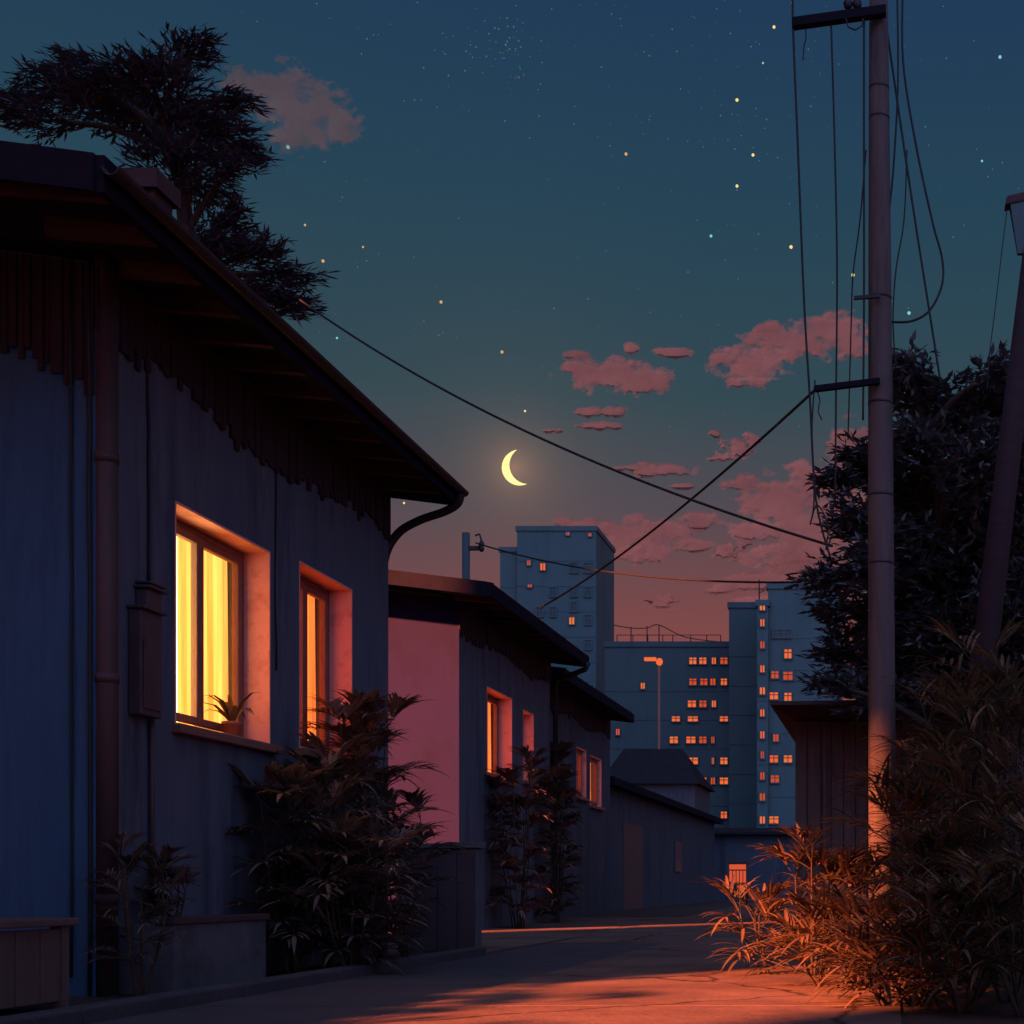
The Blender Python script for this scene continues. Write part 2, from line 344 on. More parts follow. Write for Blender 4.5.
def make_window(root, X, y0, y1, z0, z1, rec, leaves, curtain_mats, sill=True, partial=None):
    """casement window set back by rec in a wall facing +x"""
    x = X-rec; fw = .055
    fr = MB()
    fr.box(x-.06, x, y0+.004, y0+fw, z0+.004, z1-.004); fr.box(x-.06, x, y1-fw, y1-.004, z0+.004, z1-.004)
    fr.box(x-.06, x, y0+fw, y1-fw, z1-fw, z1-.004); fr.box(x-.06, x, y0+fw, y1-fw, z0+.004, z0+fw)
    wnd = fr.build('window', M['frame'], root, bevel=.006)
    a = y0+fw; b = y1-fw; n = leaves; step = (b-a)/n
    for i in range(n):
        p, q = a+i*step+.006, a+(i+1)*step-.006; sw = .05; xo = x+.022 if i % 2 == 0 else x+.012
        sm = MB()
        sm.box(xo-.045, xo, p, p+sw, z0+fw+.006, z1-fw-.006); sm.box(xo-.045, xo, q-sw, q, z0+fw+.006, z1-fw-.006)
        sm.box(xo-.045, xo, p+sw, q-sw, z1-fw-.006-sw, z1-fw-.006); sm.box(xo-.045, xo, p+sw, q-sw, z0+fw+.006, z0+fw+.006+sw)
        sm.build('sash', M['frame'], wnd, bevel=.006)
        MB().box(xo-.028, xo-.022, p+sw-.004, q-sw+.004, z0+fw+sw, z1-fw-sw).build('pane', M['glass'], wnd)
    for i, cm in enumerate(curtain_mats):
        p = y0+(y1-y0)*i/len(curtain_mats); q = y0+(y1-y0)*(i+1)/len(curtain_mats)
        cb = MB(); N = 60; vs = []
        for k in range(N+1):
            y = p+(q-p)*k/N; dx = .025*math.sin(k*.95+i)+.012*math.sin(k*2.3+1.3*i)
            vs += [(x-.14+dx, y, z0-.03), (x-.14+dx*.6, y, z1+.03)]
        cb.add(vs, [(2*k, 2*k+2, 2*k+3, 2*k+1) for k in range(N)], True)
        cb.build('curtain', M[cm], wnd)
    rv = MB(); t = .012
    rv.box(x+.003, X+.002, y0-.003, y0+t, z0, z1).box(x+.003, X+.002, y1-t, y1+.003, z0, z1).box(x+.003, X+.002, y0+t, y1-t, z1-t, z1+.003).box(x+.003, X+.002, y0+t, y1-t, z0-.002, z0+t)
    rv.build('reveal', M['reveal'], wnd)  # lining carries the window glow in its colour
    if sill:
        MB().box(X-rec+.03, X+.07, y0-.05, y1+.06, z0-.06, z0-.004).build('sill', M['frame'], wnd, bevel=.008)
    return wnd
def lean_house(name, label, D, y0, y1, xback, eave_x, ey0, ey1, ze, sl, lane_mat, gable_mat, windows, rafters_and_shade=True, th=.28, trim='tar'):
    root = thing(name, label, 'house', (-D, y0, 0))
    zj = ze+(D+eave_x)*sl-.14        # eave_x is negative
    ops = [(w_[0], w_[1], w_[2], w_[3]) for w_ in windows]
    mb = MB(); wall_open(mb, 'x', -D, y0, y1, -.05, zj, ops, th)
    wl = mb.build('lane_wall', lane_mat, root)
    # gables and back wall: sloping tops, butted inside the lane wall
    zb = ze+(eave_x-xback)*sl-.14
    for nm, ya, yb, mt in (('gable_wall', y0-.003, y0+.25, gable_mat), ('gable_wall', y1-.25, y1+.003, gable_mat)):
        MB().hexa([(xback,ya,-.05),(-D-.003 if nm == '' else -D-.002,ya,-.05),(-D-.002,yb,-.05),(xback,yb,-.05)],
                  [(xback,ya,zb),(-D-.002,ya,zj),(-D-.002,yb,zj),(xback,yb,zb)]).build(nm, mt, root)
    MB().box(xback-.25, xback-.002, y0, y1, -.05, zb).build('back_wall', gable_mat, root)
    rb = MB(); roof_slab(rb, eave_x, xback-.6, ey0, ey1, ze, sl, .07)
    rf = rb.build('roof', M['roof'], root)
    # standing seams on the sheet, rafters below it, a fascia along the eave and the rakes
    sb = MB(); k = ey0+.15
    while k < ey1-.05:
        zr = ze+(eave_x-xback+.6)*sl
        sb.hexa([(xback-.6,k,zr),(eave_x,k,ze),(eave_x,k+.03,ze),(xback-.6,k+.03,zr)], [(xback-.6,k,zr+.03),(eave_x,k,ze+.03),(eave_x,k+.03,ze+.03),(xback-.6,k+.03,zr+.03)]); k += .42
    sb.build('roof_seams', M['roof'], rf)
    k = ey0+.12
    while k < ey1-.1 and rafters_and_shade:
        ra = MB()
        a, b = -D-.05, eave_x-.035
        za = ze+(eave_x-a)*sl-.072; zbb = ze+(eave_x-b)*sl-.072
        ra.hexa([(a,k,za-.10),(b,k,zbb-.07),(b,k+.06,zbb-.07),(a,k+.06,za-.10)], [(a,k,za),(b,k,zbb),(b,k+.06,zbb),(a,k+.06,za)]); k += .46
        ra.build('rafter', M['wood'], rf)
    fa = MB(); fa.box(eave_x-.03, eave_x+.012, ey0-.012, ey1+.012, ze-.17, ze+.006)
    for ya, yb in ((ey0-.03, ey0+.0), (ey1, ey1+.03)):
        zr = ze+(eave_x-xback+.6)*sl
        fa.hexa([(xback-.6,ya,zr-.2),(eave_x-.03,ya,ze-.17),(eave_x-.03,yb,ze-.17),(xback-.6,yb,zr-.2)], [(xback-.6,ya,zr+.008),(eave_x-.03,ya,ze+.008),(eave_x-.03,yb,ze+.008),(xback-.6,yb,zr+.008)])
    fa.build('fascia', M[trim], rf)
    if rafters_and_shade:  # ragged shadow under the eave built as a band of dark strips
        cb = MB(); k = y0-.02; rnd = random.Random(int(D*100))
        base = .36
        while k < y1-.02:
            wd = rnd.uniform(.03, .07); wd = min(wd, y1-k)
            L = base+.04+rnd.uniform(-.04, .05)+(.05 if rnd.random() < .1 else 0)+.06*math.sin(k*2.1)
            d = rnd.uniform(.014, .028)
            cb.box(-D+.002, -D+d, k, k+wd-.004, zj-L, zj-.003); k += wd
        cb.build('eave_shade_boards', M['fringe'], root)
        cb = MB(); k = -D-.01  # same painted eave shadow across the near gable
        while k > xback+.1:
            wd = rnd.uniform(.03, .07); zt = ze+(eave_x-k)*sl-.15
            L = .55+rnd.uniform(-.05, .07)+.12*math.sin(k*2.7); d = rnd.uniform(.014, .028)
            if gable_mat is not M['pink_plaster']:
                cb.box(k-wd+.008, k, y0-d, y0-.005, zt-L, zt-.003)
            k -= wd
        if cb.v: cb.build('eave_shade_boards', M['fringe'], root)
    for w_ in windows:
        make_window(root, -D, w_[0], w_[1], w_[2], w_[3], w_[4], w_[5], w_[6], w_[7])
    return root, rf, zj

# house 1 ----------------------------------------------------------------
D1 = 4.3
h1, rf1, zj1 = lean_house('house', 'large near blue plaster house with two glowing curtained windows and a wide dark eave', D1, 7.59, 12.0, -9.2, -3.72, 6.62, 12.05, 4.04, .13,
    M['grey_plaster'], M['blue_plaster'],
    [(8.42, 9.71, 1.57, 2.91, .18, 2, ['curtain_a','curtain_b'], True), (10.19, 11.19, 1.60, 2.96, .18, 2, ['curtain_c','curtain_c'], True)])
# partition closes each room so the lamps light only their own curtains
MB().box(-9.5, -4.62, 9.9, 10.02, 0, 4.0).build('partition_wall', M['grey_plaster'], h1)
MB().box(-6.9, -6.8, 7.9, 11.7, 0, 4.0).build('partition_wall', M['grey_plaster'], h1)
def room_lamp(name, loc, power, col, parent):
    power *= .6*ES
    l = bpy.data.lights.new(name, 'POINT'); l.energy = power; l.color = col; l.shadow_soft_size = .12
    o = bpy.data.objects.new(name, l); C.objects.link(o); o.location = loc
    return o
room_lamp('room_lamp', (-5.05, 8.5, 1.75), 16, (1,.60,.20), h1)
room_lamp('room_lamp', (-5.3, 10.7, 2.0), 5, (1,.45,.14), h1)
# chimney on the roof
MB().box(-5.35, -5.1, 9.7, 9.95, 4.0, 5.5).box(-5.39, -5.06, 9.66, 9.99, 5.42, 5.55).build('chimney', M['wood'], rf1)
# gutter along the eave with the bent spout pipe to the far corner
g = MB(); pts = []
gs = 7
for k in range(gs+1):
    t = math.pi+math.pi*k/gs
    pts.append((math.cos(t)*.042, math.sin(t)*.042))
vs = []; 
for y in (6.58, 12.05):
    for dx, dz in pts: vs.append((-3.665+dx, y, 3.98+dz))
    for dx, dz in reversed(pts): vs.append((-3.665+dx*.86, y, 3.98+dz*.86))
n2 = len(vs)//2
g.add(vs, [(k, (k+1)%n2, n2+(k+1)%n2, n2+k) for k in range(n2)]+[tuple(range(n2))[::-1], tuple(range(n2, 2*n2))])
gut = g.build('gutter', M['darkmetal'], h1)
sp_ = MB(); sp_.tube(smooth([(-3.665,11.95,3.94),(-3.70,11.97,3.86),(-3.82,12.0,3.80),(-4.05,12.03,3.73),(-4.24,12.05,3.62),(-4.355,12.06,3.4),(-4.36,12.06,3.0),(-4.36,12.06,.15)], 5), .036, 10)
sp_.build('downpipe', M['darkmetal'], h1)
# broad drainpipe at the near corner with collars
dpb = MB(); dpb.tube([(-4.268,7.63,-.02),(-4.268,7.63,4.0)], .057, 14)
dr = dpb.build('drainpipe', M['pipe'], h1)
for z in (.5, 1.7, 2.9): MB().tube([(-4.268,7.63,z),(-4.268,7.63,z+.05)], .063, 14).build('collar', M['pipe'], dr)
# cables clipped to the walls
for nm, x, y, z0, z1, r in (('wall_cable', -4.29, 8.10, 2.33, 3.95, .009), ('wall_cable', -4.29, 8.13, .45, 1.56, .008), ('wall_cable', -4.29, 9.78, 2.1, 3.95, .006), ('wall_cable', -4.43, 7.575, .1, 4.0, .008), ('wall_cable', -4.33, 7.575, .0, 4.0, .011)):
    rnd = random.Random(int(z1*100+y*10))
    pts = [(x+.004*rnd.uniform(-1,1), y+.008*rnd.uniform(-1,1), z0+(z1-z0)*k/9) for k in range(10)]
    MB().tube(pts, r, 6).build(nm, M['wire'], h1)
# meter cabinet with its domed cap and conduit (a thing fixed to the wall)
mt = thing('meter_box', 'grey electric meter box with a capped conduit fixed beside the brightest window', 'meter box', (-4.3, 8.1, 1.6))
MB().box(-4.298, -4.22, 7.89, 8.12, 1.56, 2.16).build('cabinet', M['metal'], mt, bevel=.01)
MB().box(-4.219, -4.212, 7.91, 8.10, 1.60, 2.00).build('door', M['metal'], mt, bevel=.003)
MB().box(-4.298, -4.195, 7.875, 8.135, 2.161, 2.18).build('hood', M['metal'], mt, bevel=.005)
MB().box(-4.298, -4.225, 7.97, 8.13, 2.182, 2.29).build('junction_box', M['metal'], mt, bevel=.01)
MB().box(-4.299, -4.20, 7.95, 8.16, 2.292, 2.308).box(-4.299, -4.21, 7.97, 8.15, 2.32, 2.335).build('cap', M['metal'], mt, bevel=.004)
MB().tube([(-4.27,8.10,1.555),(-4.27,8.10,.42)], .014, 10).build('conduit', M['pipe'], mt)

# house 2 ----------------------------------------------------------------
h2, rf2, zj2 = lean_house('house', 'pink gabled house behind the low grey wall, second along the lane', 5.6, 18.2, 23.06, -11.2, -5.0, 17.5, 23.2, 4.38, .12,
    M['grey_plaster'], M['pink_plaster'],
    [(19.45, 20.74, 2.12, 3.36, .2, 2, ['curtain_c','curtain_c'], True), (21.36, 22.0, 2.2, 3.28, .2, 1, ['curtain_c'], True)])
room_lamp('room_lamp', (-6.6, 20.2, 2.5), 8, (1,.40,.13), h2)
MB().tube([(-4.96,23.0,4.25),(-5.02,23.05,4.15),(-5.3,23.1,4.05),(-5.52,23.12,3.95),(-5.54,23.12,.1)], .045, 8).build('downpipe', M['darkmetal'], h2)
# house 3 ----------------------------------------------------------------
h3, rf3, zj3 = lean_house('house', 'dark house with two slim lit window openings, third along the lane', 6.0, 24.7, 30.0, -11.5, -5.45, 23.4, 29.75, 4.22, .12,
    M['dark_plaster'], M['dark_plaster'],
    [(26.8, 27.65, 2.3, 3.25, .09, 1, ['curtain_c'], True), (28.0, 29.1, 2.2, 3.2, .09, 1, ['curtain_c'], True)])
room_lamp('room_lamp', (-7, 28, 2.5), 8, (1,.38,.12), h3)
# house 4 ----------------------------------------------------------------
h4, rf4, zj4 = lean_house('shed', 'long low unlit shed beyond the third house with a faint sloping roof', 6.4, 31.2, 51.0, -12, -6.1, 30.9, 51.2, 2.98, .12,
    M['dark_plaster'], M['dark_plaster'], [], rafters_and_shade=False)
MB().box(-6.398, -6.36, 33.5, 36.0, 0, 2.1).build('door', M['brown_wood'], h4)
MB().box(-6.398, -6.36, 41.5, 42.8, 1.0, 1.9).build('window', M['darkglass'], h4)

# low shed with the barred lit window at the lane's end ------------------
es = thing('hut', 'small dark hut at the far end of the lane with a barred red window', 'hut', (-5, 53, 0))
mb = MB(); wall_open(mb, 'y', 53, -7.5, -3.1, -.05, 2.5, [(-6.15, -5.4, .62, 1.45)], .2); mb.build('wall', M['dark_plaster'], es)
MB().box(-7.5, -7.3, 53.201, 56, -.05, 2.5).box(-3.3, -3.1, 53.201, 56, -.05, 2.5).box(-7.3, -3.3, 55.8, 56, -.05, 2.5).build('wall', M['dark_plaster'], es)
MB().hexa([(-7.8,52.6,2.502),(-2.8,52.6,2.502),(-2.8,56.3,2.502),(-7.8,56.3,2.502)], [(-7.8,52.6,2.6),(-2.8,52.6,2.6),(-2.8,56.3,2.9),(-7.8,56.3,2.9)]).build('roof', M['roof'], es)
wb = MB(); wb.box(-6.15, -6.09, 53.05, 53.1, .62, 1.45).box(-5.46, -5.4, 53.05, 53.1, .62, 1.45).box(-6.09, -5.46, 53.05, 53.1, 1.38, 1.45).box(-6.09, -5.46, 53.05, 53.1, .62, .69).box(-6.09,-5.46,53.05,53.1,1.14,1.19)
for k in range(4): wb.box(-5.98+k*.13, -5.95+k*.13, 53.06, 53.09, .69, 1.14)
wf = wb.build('window', M['frame'], es)
MB().box(-6.15, -5.4, 53.14, 53.15, .62, 1.45).build('pane', M['lit_dim'], wf)

# right hand house -------------------------------------------------------
rh = thing('house', 'brown boarded house with a flat overhanging roof behind the concrete pole', 'house', (-1.4, 20, 0))
mb = MB(); mb.box(-1.35, 6.5, 20, 25, -.05, 2.95); mb.build('wall', M['dark_plaster'], rh)
bb = MB(); rnd = random.Random(5); k = -1.35
while k < 5.5:
    wd = rnd.uniform(.14, .2); bb.box(k, k+wd-.012, 19.965-rnd.uniform(0,.01), 19.997, rnd.uniform(.2,.3), 2.93); k += wd
bb.build('boarding', M['brown_wood'], rh)
# roof with sloped soffit: fascia drawn in towards the wall below
MB().hexa([(-1.36,19.99,2.951),(6.7,19.99,2.951),(6.7,25.2,2.951),(-1.36,25.2,2.951)], [(-1.62,19.2,3.06),(6.9,19.2,3.16),(6.9,25.4,3.16),(-1.62,25.4,3.06)]).build('soffit', M['wood'], rh)
MB().hexa([(-1.64,19.15,3.062),(6.9,19.15,3.162),(6.9,25.4,3.162),(-1.64,25.4,3.062)], [(-1.64,19.15,3.11),(6.9,19.15,3.27),(6.9,25.4,3.27),(-1.64,25.4,3.11)]).build('roof', M['pipe'], rh)
MB().box(-.95, -.9, 19.9, 19.96, 0, 2.6).build('corner_post', M['brown_wood'], rh)

# low wall between the first two houses ----------------------------------
lw = thing('low_wall', 'low grey concrete wall closing the gap beside the near house', 'wall', (-3.9, 12.25, 0))
MB().box(-4.29, -3.60, 12.2, 12.35, -.05, .92).build('wall_body', M['concrete'], lw, bevel=.01)
MB().hexa([(-4.29,12.17,.921),(-3.57,12.17,.921),(-3.57,12.38,.921),(-4.29,12.38,.921)], [(-4.29,12.17,.95),(-3.57,12.17,.98),(-3.57,12.38,.98),(-4.29,12.38,.95)]).build('coping', M['concrete'], lw, bevel=.006)
lp = MB()
for k in range(4): lp.box(-4.27+k*.168, -4.27+k*.168+.155, 12.186, 12.198, .03, .89)
lp.build('boarding', M['metal'], lw)

# concrete bench-like plinth at the wall and the wooden crate at the corner
pl = thing('concrete_trough', 'low concrete trough against the near house wall under the brightest window', 'trough', (-4.1, 8.3, 0))
tb = MB(); tb.box(-4.28, -4.2, 7.72, 8.86, 0, .38).box(-4.03, -3.95, 7.72, 8.86, 0, .38).box(-4.2, -4.03, 7.72, 7.8, 0, .38).box(-4.2, -4.03, 8.78, 8.86, 0, .38)
tb.build('trough_wall', M['concrete'], pl)
MB().box(-4.2, -4.03, 7.8, 8.78, .02, .31).build('soil', M['soil'], pl)
MB().box(-4.05, -3.93, 7.70, 8.88, .381, .42).build('rim', M['pipe'], pl, bevel=.006)
cr = thing('wooden_crate', 'dark wooden crate with a flat lid standing at the near house corner', 'crate', (-4.4, 6.4, 0))
cb = MB()
for k in range(6): cb.box(-5.0+k*.158, -5.0+k*.158+.15, 6.20, 6.225, .04, .39)
for k in range(3): cb.box(-4.035, -4.01, 6.23+k*.19, 6.23+k*.19+.18, .04, .39)
cb.build('side_boards', M['brown_wood'], cr)
pb = MB()
for x, y in ((-4.06,6.19),(-4.06,6.76),(-5.0,6.76)): MB().box(x, x+.06, y, y+.06, 0, .40).build('corner_post', M['brown_wood'], cr)
MB().box(-5.05, -3.97, 6.15, 6.86, .402, .44).build('lid', M['brown_wood'], cr, bevel=.008)
MB().box(-4.99, -4.04, 6.24, 6.78, .03, .36).build('lining', M['soil'], cr)

# ------------------------------------------------------------------ utility pole and cables
YP = 10.4
up_ = thing('utility_pole', 'tall tapering concrete utility pole catching warm light on its left side', 'utility pole', (-.06, YP, 0))
b0 = P(883, 966, YP); t0 = P(878, -120, YP)
prof = [b0, b0.lerp(t0, .25), b0.lerp(t0, .5), b0.lerp(t0, .75), t0]
MB().tube(prof, [.106, .100, .0925, .079, .062], 24).build('pole', M['polecon'], up_)
bd = MB()
for py, r in ((405, .0945), (497, .097), (565, .0985), (300, .089), (120, .079), (90, .077)):
    t = (966-py)/(966+120); c = b0.lerp(t0, t); MB().tube([c, c+Vector((0,0,.018))], r, 24).build('strap', M['darkmetal'], up_)
def arm(px0, py0, px1, py1, w_, yo=-.12):
    a = P(px0, py0, YP+yo); b = P(px1, py1, YP+yo); m = MB()
    m.hexa([a+Vector((0,-w_,-w_)), b+Vector((0,-w_,-w_)), b+Vector((0,w_,-w_)), a+Vector((0,w_,-w_))],
           [a+Vector((0,-w_,w_)), b+Vector((0,-w_,w_)), b+Vector((0,w_,w_)), a+Vector((0,w_,w_))])
    return m
ca = arm(792, 24, 886, 11, .034).build('crossarm', M['tar'], up_, bevel=.006)
ib = MB()
for px in (848, 857): ib.lathe(P(px, 14, YP-.12)+Vector((0,0,.03)), [(.012,0),(.03,.02),(.036,.05),(.02,.07),(.036,.09),(.028,.13),(.012,.16)], 12)
ib.tube([P(846,18,YP-.16),P(848,27,YP-.16),P(855,30,YP-.16),P(862,26,YP-.16),P(863,18,YP-.16)], .006, 6)
ib.build('insulator', M['darkmetal'], ca)
ca2 = arm(815, 389, 880, 381, .022).build('crossarm', M['tar'], up_, bevel=.005)
MB().tube([P(817,390,YP-.12),P(820,400,YP-.12),P(818,412,YP-.12),P(822,420,YP-.12)], .005, 5).build('hook', M['darkmetal'], ca2)
arm(854, 298, 880, 296, .012).build('step_bolt', M['darkmetal'], up_)

def cable(name, label, pts, r, group=None):
    o = MB().tube(smooth(pts), r, 6).build(name, M['wire'], None, loc=pts[0]); tag(o, label, 'cable', group); return o
def sag(a, b, s, n=14):
    return [Vector(a).lerp(Vector(b), k/n)-Vector((0,0,s*4*(k/n)*(1-k/n))) for k in range(n+1)]
DG = 'cables hanging beside the pole'
y1_, y2_ = YP-.12, YP+.1
cable('hanging_cable', 'leftmost hanging cable dropping from the tip of the upper crossarm', [P(793,-20,y1_),P(793,25,y1_),P(798,150,y1_),P(804,300,y1_),P(810,400,y1_),P(816,500,y1_),P(831,560,y1_)], .009, DG)
cable('hanging_cable', 'straight hanging cable from the middle of the upper crossarm', [P(831,20,y1_),P(834,120,y1_),P(837,260,y1_),P(836,400,y1_),P(835,500,y1_)], .008, DG)
cable('hanging_cable', 'short frayed cable end dangling below the upper crossarm', [P(805,24,y1_),P(806,38,y1_),P(804,46,y1_),P(803,60,y1_)], .005, DG)
cable('hanging_cable', 'thin cable running down close to the left edge of the pole', [P(864,20,y1_),P(864,150,y1_),P(864,300,y1_),P(863,420,y1_)], .009, DG)
cable('hanging_cable', 'thin slack cable swinging away from the left side of the pole at the step bolt', [P(866,150,y2_),P(860,220,y2_),P(853,275,y2_),P(851,330,y2_),P(848,440,y2_)], .006, DG)
cable('hanging_cable', 'looped cable swinging out right of the pole and curling back to it', [P(903,-20,y2_),P(903,60,y2_),P(915,140,y2_),P(932,220,y2_),P(942,258,y2_),P(942,285,y2_),P(930,310,y2_),P(912,321,y2_),P(890,322,y2_)], .009, DG)
cable('hanging_cable', 'rightmost straight cable slanting down into the dark tree right of the pole', [P(887,30,y2_),P(900,120,y2_),P(915,220,y2_),P(926,290,y2_),P(941,385,y2_)], .009, DG)
cable('hanging_cable', 'cable crossing over to the right edge of the pole and back', [P(897,-20,y2_),P(898,80,y2_),P(894,160,y2_),P(890,205,y2_)], .008, DG)
cable('hanging_cable', 'faint slack cable just right of the pole above the tree', [P(907,150,y2_),P(904,220,y2_),P(896,270,y2_),P(893,320,y2_),P(896,370,y2_)], .006, DG)
cable('hanging_cable', 'tangled cable end knotted left of the pole above the tree', [P(815,380,y1_),P(812,430,y1_),P(814,500,y1_),P(810,525,y1_),P(817,505,y1_),P(828,525,y1_),P(826,550,y1_),P(832,535,y1_)], .006, DG)
WG = 'overhead wires across the sky'
cable('overhead_wire', 'long overhead wire sagging from the conifer past the moon to the pole', sag(P(300,300,16), P(832,546,YP-.1), .25), .012, WG)
cable('overhead_wire', 'overhead wire slanting from the lower crossarm down to the pink house roof', sag(P(815,390,YP-.12), P(540,608,18.6), .12), .011, WG)
cable('overhead_wire', 'low overhead wire running from the small roof pole towards the right tree', sag(P(476,543,27), P(806,582,19), .22), .016, WG)

# small pole behind the pink house roof
sp2 = thing('service_pole', 'short teal service pole rising behind the pink house roof', 'service pole', P(466,900,27)*1)
sp2.location.z = 0
c = P(466, 533, 27)
MB().tube([(c.x,27,0),(c.x,27,c.z)], .075, 12).build('pole', M['tower2'], sp2)
MB().box(c.x+.05, c.x+.24, 26.95, 27.05, c.z-.33, c.z-.26).tube([(c.x+.24,27,c.z-.3),(c.x+.30,27,c.z-.15),(c.x+.26,27,c.z-.02),(c.x+.18,27,c.z-.05)], .02, 6).build('bracket', M['darkmetal'], sp2)
MB().lathe((c.x+.3,27,c.z-.36), [(.03,0),(.055,.05),(.04,.1),(.055,.15),(.03,.2)], 10).build('insulator', M['darkmetal'], sp2)

# leaning lamp post at the right edge
LY = 15.0
lpz = thing('street_lamp', 'unlit leaning lamp post at the right edge rising out of the dark tree', 'street lamp', P(975, 930, LY))
lpz.location.z = 0
bs = P(950, 941, LY); tp = P(1041, 190, LY)
MB().tube([bs, bs.lerp(tp, .5), tp], [.15, .135, .11], 12).build('post', M['fringe'], lpz)
a = P(1036, 196, LY); b = P(1010, 203, LY)
MB().tube([a, a.lerp(b, .5)+Vector((0,0,.02)), b], .035, 8).build('arm', M['darkmetal'], lpz)
hd = MB(); hd.hexa([b+Vector((-.06,-.09,-.06)), b+Vector((.22,-.09,.0)), b+Vector((.22,.09,.0)), b+Vector((-.06,.09,-.06))],
    [b+Vector((-.04,-.07,.05)), b+Vector((.22,-.07,.11)), b+Vector((.22,.07,.11)), b+Vector((-.04,.07,.05))])
hd.build('lamp_head', M['wood'], lpz, bevel=.02)
gg = MB(); gg.hexa([b+Vector((.08,-.03,-.55)), b+Vector((.16,-.03,-.55)), b+Vector((.16,.03,-.55)), b+Vector((.08,.03,-.55))],
    [b+Vector((.0,-.07,-.045)), b+Vector((.2,-.07,-.005)), b+Vector((.2,.07,-.005)), b+Vector((.0,.07,-.045))])
gg.build('lamp_shade', M['tower'], lpz)
cable('hanging_cable', 'thin cable hanging from the unlit lamp head at the right edge', [P(1007,210,LY-.1),P(1002,250,LY-.1),P(995,310,LY-.1),P(990,350,LY-.1),P(987,390,LY-.1)], .006, DG)

# ------------------------------------------------------------------ plants
UP = Vector((0,0,1))
def frond(mb, sb, p, d, L, ln, leaf_L, leaf_w, rnd, droop=.9):
    """arching stalk with paired narrow leaflets"""
    q = Vector(p); d = Vector(d).normalized(); n = ln; pts = [q.copy()]
    for i in range(n):
        q = q+d*(L/n); pts.append(q.copy())
        d = (d-UP*droop/n*(.5+i/n)).normalized()
        side = d.cross(UP); side = side.normalized() if side.length > 1e-3 else Vector((1,0,0))
        k = math.sin(math.pi*(.2+.75*i/n))
        if i < n*.18: continue
        for sg in (-1, 1):
            ld = (d*.75+side*sg*rnd.uniform(.55,.9)+UP*rnd.uniform(.1,.4)).normalized()
            mb.blade(q, ld, leaf_L*k*rnd.uniform(.8,1.15), leaf_w, rnd.uniform(.5,1.0), 4)
    mb.blade(q, d, leaf_L*.8, leaf_w, .6, 4)
    sb.tube(pts[::2]+[pts[-1]] if len(pts)%2 == 0 else pts[::2], .0035, 4, False)
def plant(name, label, cat, base, ht, stems, fr_per, fl, ll, lw_, mat, seed, spread=.25, group=None, lean=(0,0), low=.3, ln=9):
    rnd = random.Random(seed); root = thing(name, label, cat, base, group); L = MB(); S = MB(); b = Vector(base)
    for s in range(stems):
        a = rnd.uniform(0, 2*math.pi); o = Vector((math.cos(a), math.sin(a), 0))
        h = ht*rnd.uniform(.62, 1.0); tip = b+o*spread*rnd.uniform(.3,1)+Vector((lean[0]*h, lean[1]*h, h))
        p0 = b+o*spread*.25*rnd.random(); mid = p0.lerp(tip, .5)+o*spread*.1
        pts = smooth([p0, mid, tip], 5); S.tube(pts, [.012-.008*i/(len(pts)-1) for i in range(len(pts))], 5)
        for f in range(fr_per):
            t = low+(1-low)*(f+rnd.random()*.6)/fr_per; t = min(t, 1)
            idx = min(int(t*(len(pts)-1)), len(pts)-2); q = pts[idx].lerp(pts[idx+1], t*(len(pts)-1)-idx)
            a2 = rnd.uniform(0, 2*math.pi); el = rnd.uniform(.3, 1.0)
            frond(L, S, q, (math.cos(a2), math.sin(a2), el), fl*rnd.uniform(.7,1.15), ln, ll, lw_, rnd)
        for f in range(3):
            a2 = rnd.uniform(0, 2*math.pi); frond(L, S, tip, (math.cos(a2)*.6, math.sin(a2)*.6, 1), fl*.7, ln, ll, lw_, rnd)
    L.build('foliage', mat, root); S.build('stem', M['stem'], root); return root

def base_at(px, Y): 
    q = P(px, 0, Y); return (q.x, Y, 0)
RG = 'reedy plants on the right side of the lane'
RP = [ # px, Y, top py, stems, label
    (770, 9.4, 908, 4, 'small sunlit reedy plant nearest the middle of the lane'),
    (812, 9.2, 838, 5, 'glowing feathery plant left of the utility pole'),
    (818, 8.2, 925, 4, 'low spiky plant at the edge of the lit road, below the feathery plant'),
    (845, 9.4, 868, 5, 'arching plant directly in front of the utility pole foot'),
    (855, 7.9, 915, 5, 'low bright tuft at the front of the right planting'),
    (928, 9.0, 760, 7, 'tall arching plant just right of the utility pole'),
    (893, 7.8, 915, 6, 'bushy plant low in front of the pole, right of the bright tuft'),
    (952, 9.6, 705, 8, 'tall drooping plant standing between the pole and the right edge'),
    (945, 8.0, 840, 8, 'dense dark plant low between the pole and the right edge'),
    (1000, 9.2, 640, 8, 'tallest reedy plant under the leaning lamp post'),
    (1015, 8.2, 760, 8, 'broad dark plant cut by the right edge of the view'),
    (1010, 7.2, 880, 7, 'nearest dark plant in the bottom right corner'),
    (915, 7.1, 950, 6, 'low dark plant at the bottom, left of the corner plant'),
    (985, 10.4, 690, 8, 'shaded plant behind the tallest reedy plant'),
    (965, 6.6, 900, 7, 'dark frothy plant at the bottom edge, left of the corner plant'),
    (1030, 6.4, 850, 7, 'dark plant half cut off by the bottom right corner'),
    (885, 6.9, 965, 5, 'small dark tuft at the bottom edge beside the lit road')]
for i, (px, Y, ty, st, lb) in enumerate(RP):
    ht = (H+(VY-ty)*Y/F)*.93
    plant('reedy_plant', lb, 'plant', base_at(px, Y), ht, st, 4 if ht > .8 else 3, .50 if ht > .95 else .32, .40 if ht > .95 else .28, .024, M['leaf_r'], 40+i, .24, RG, low=.2, ln=6)
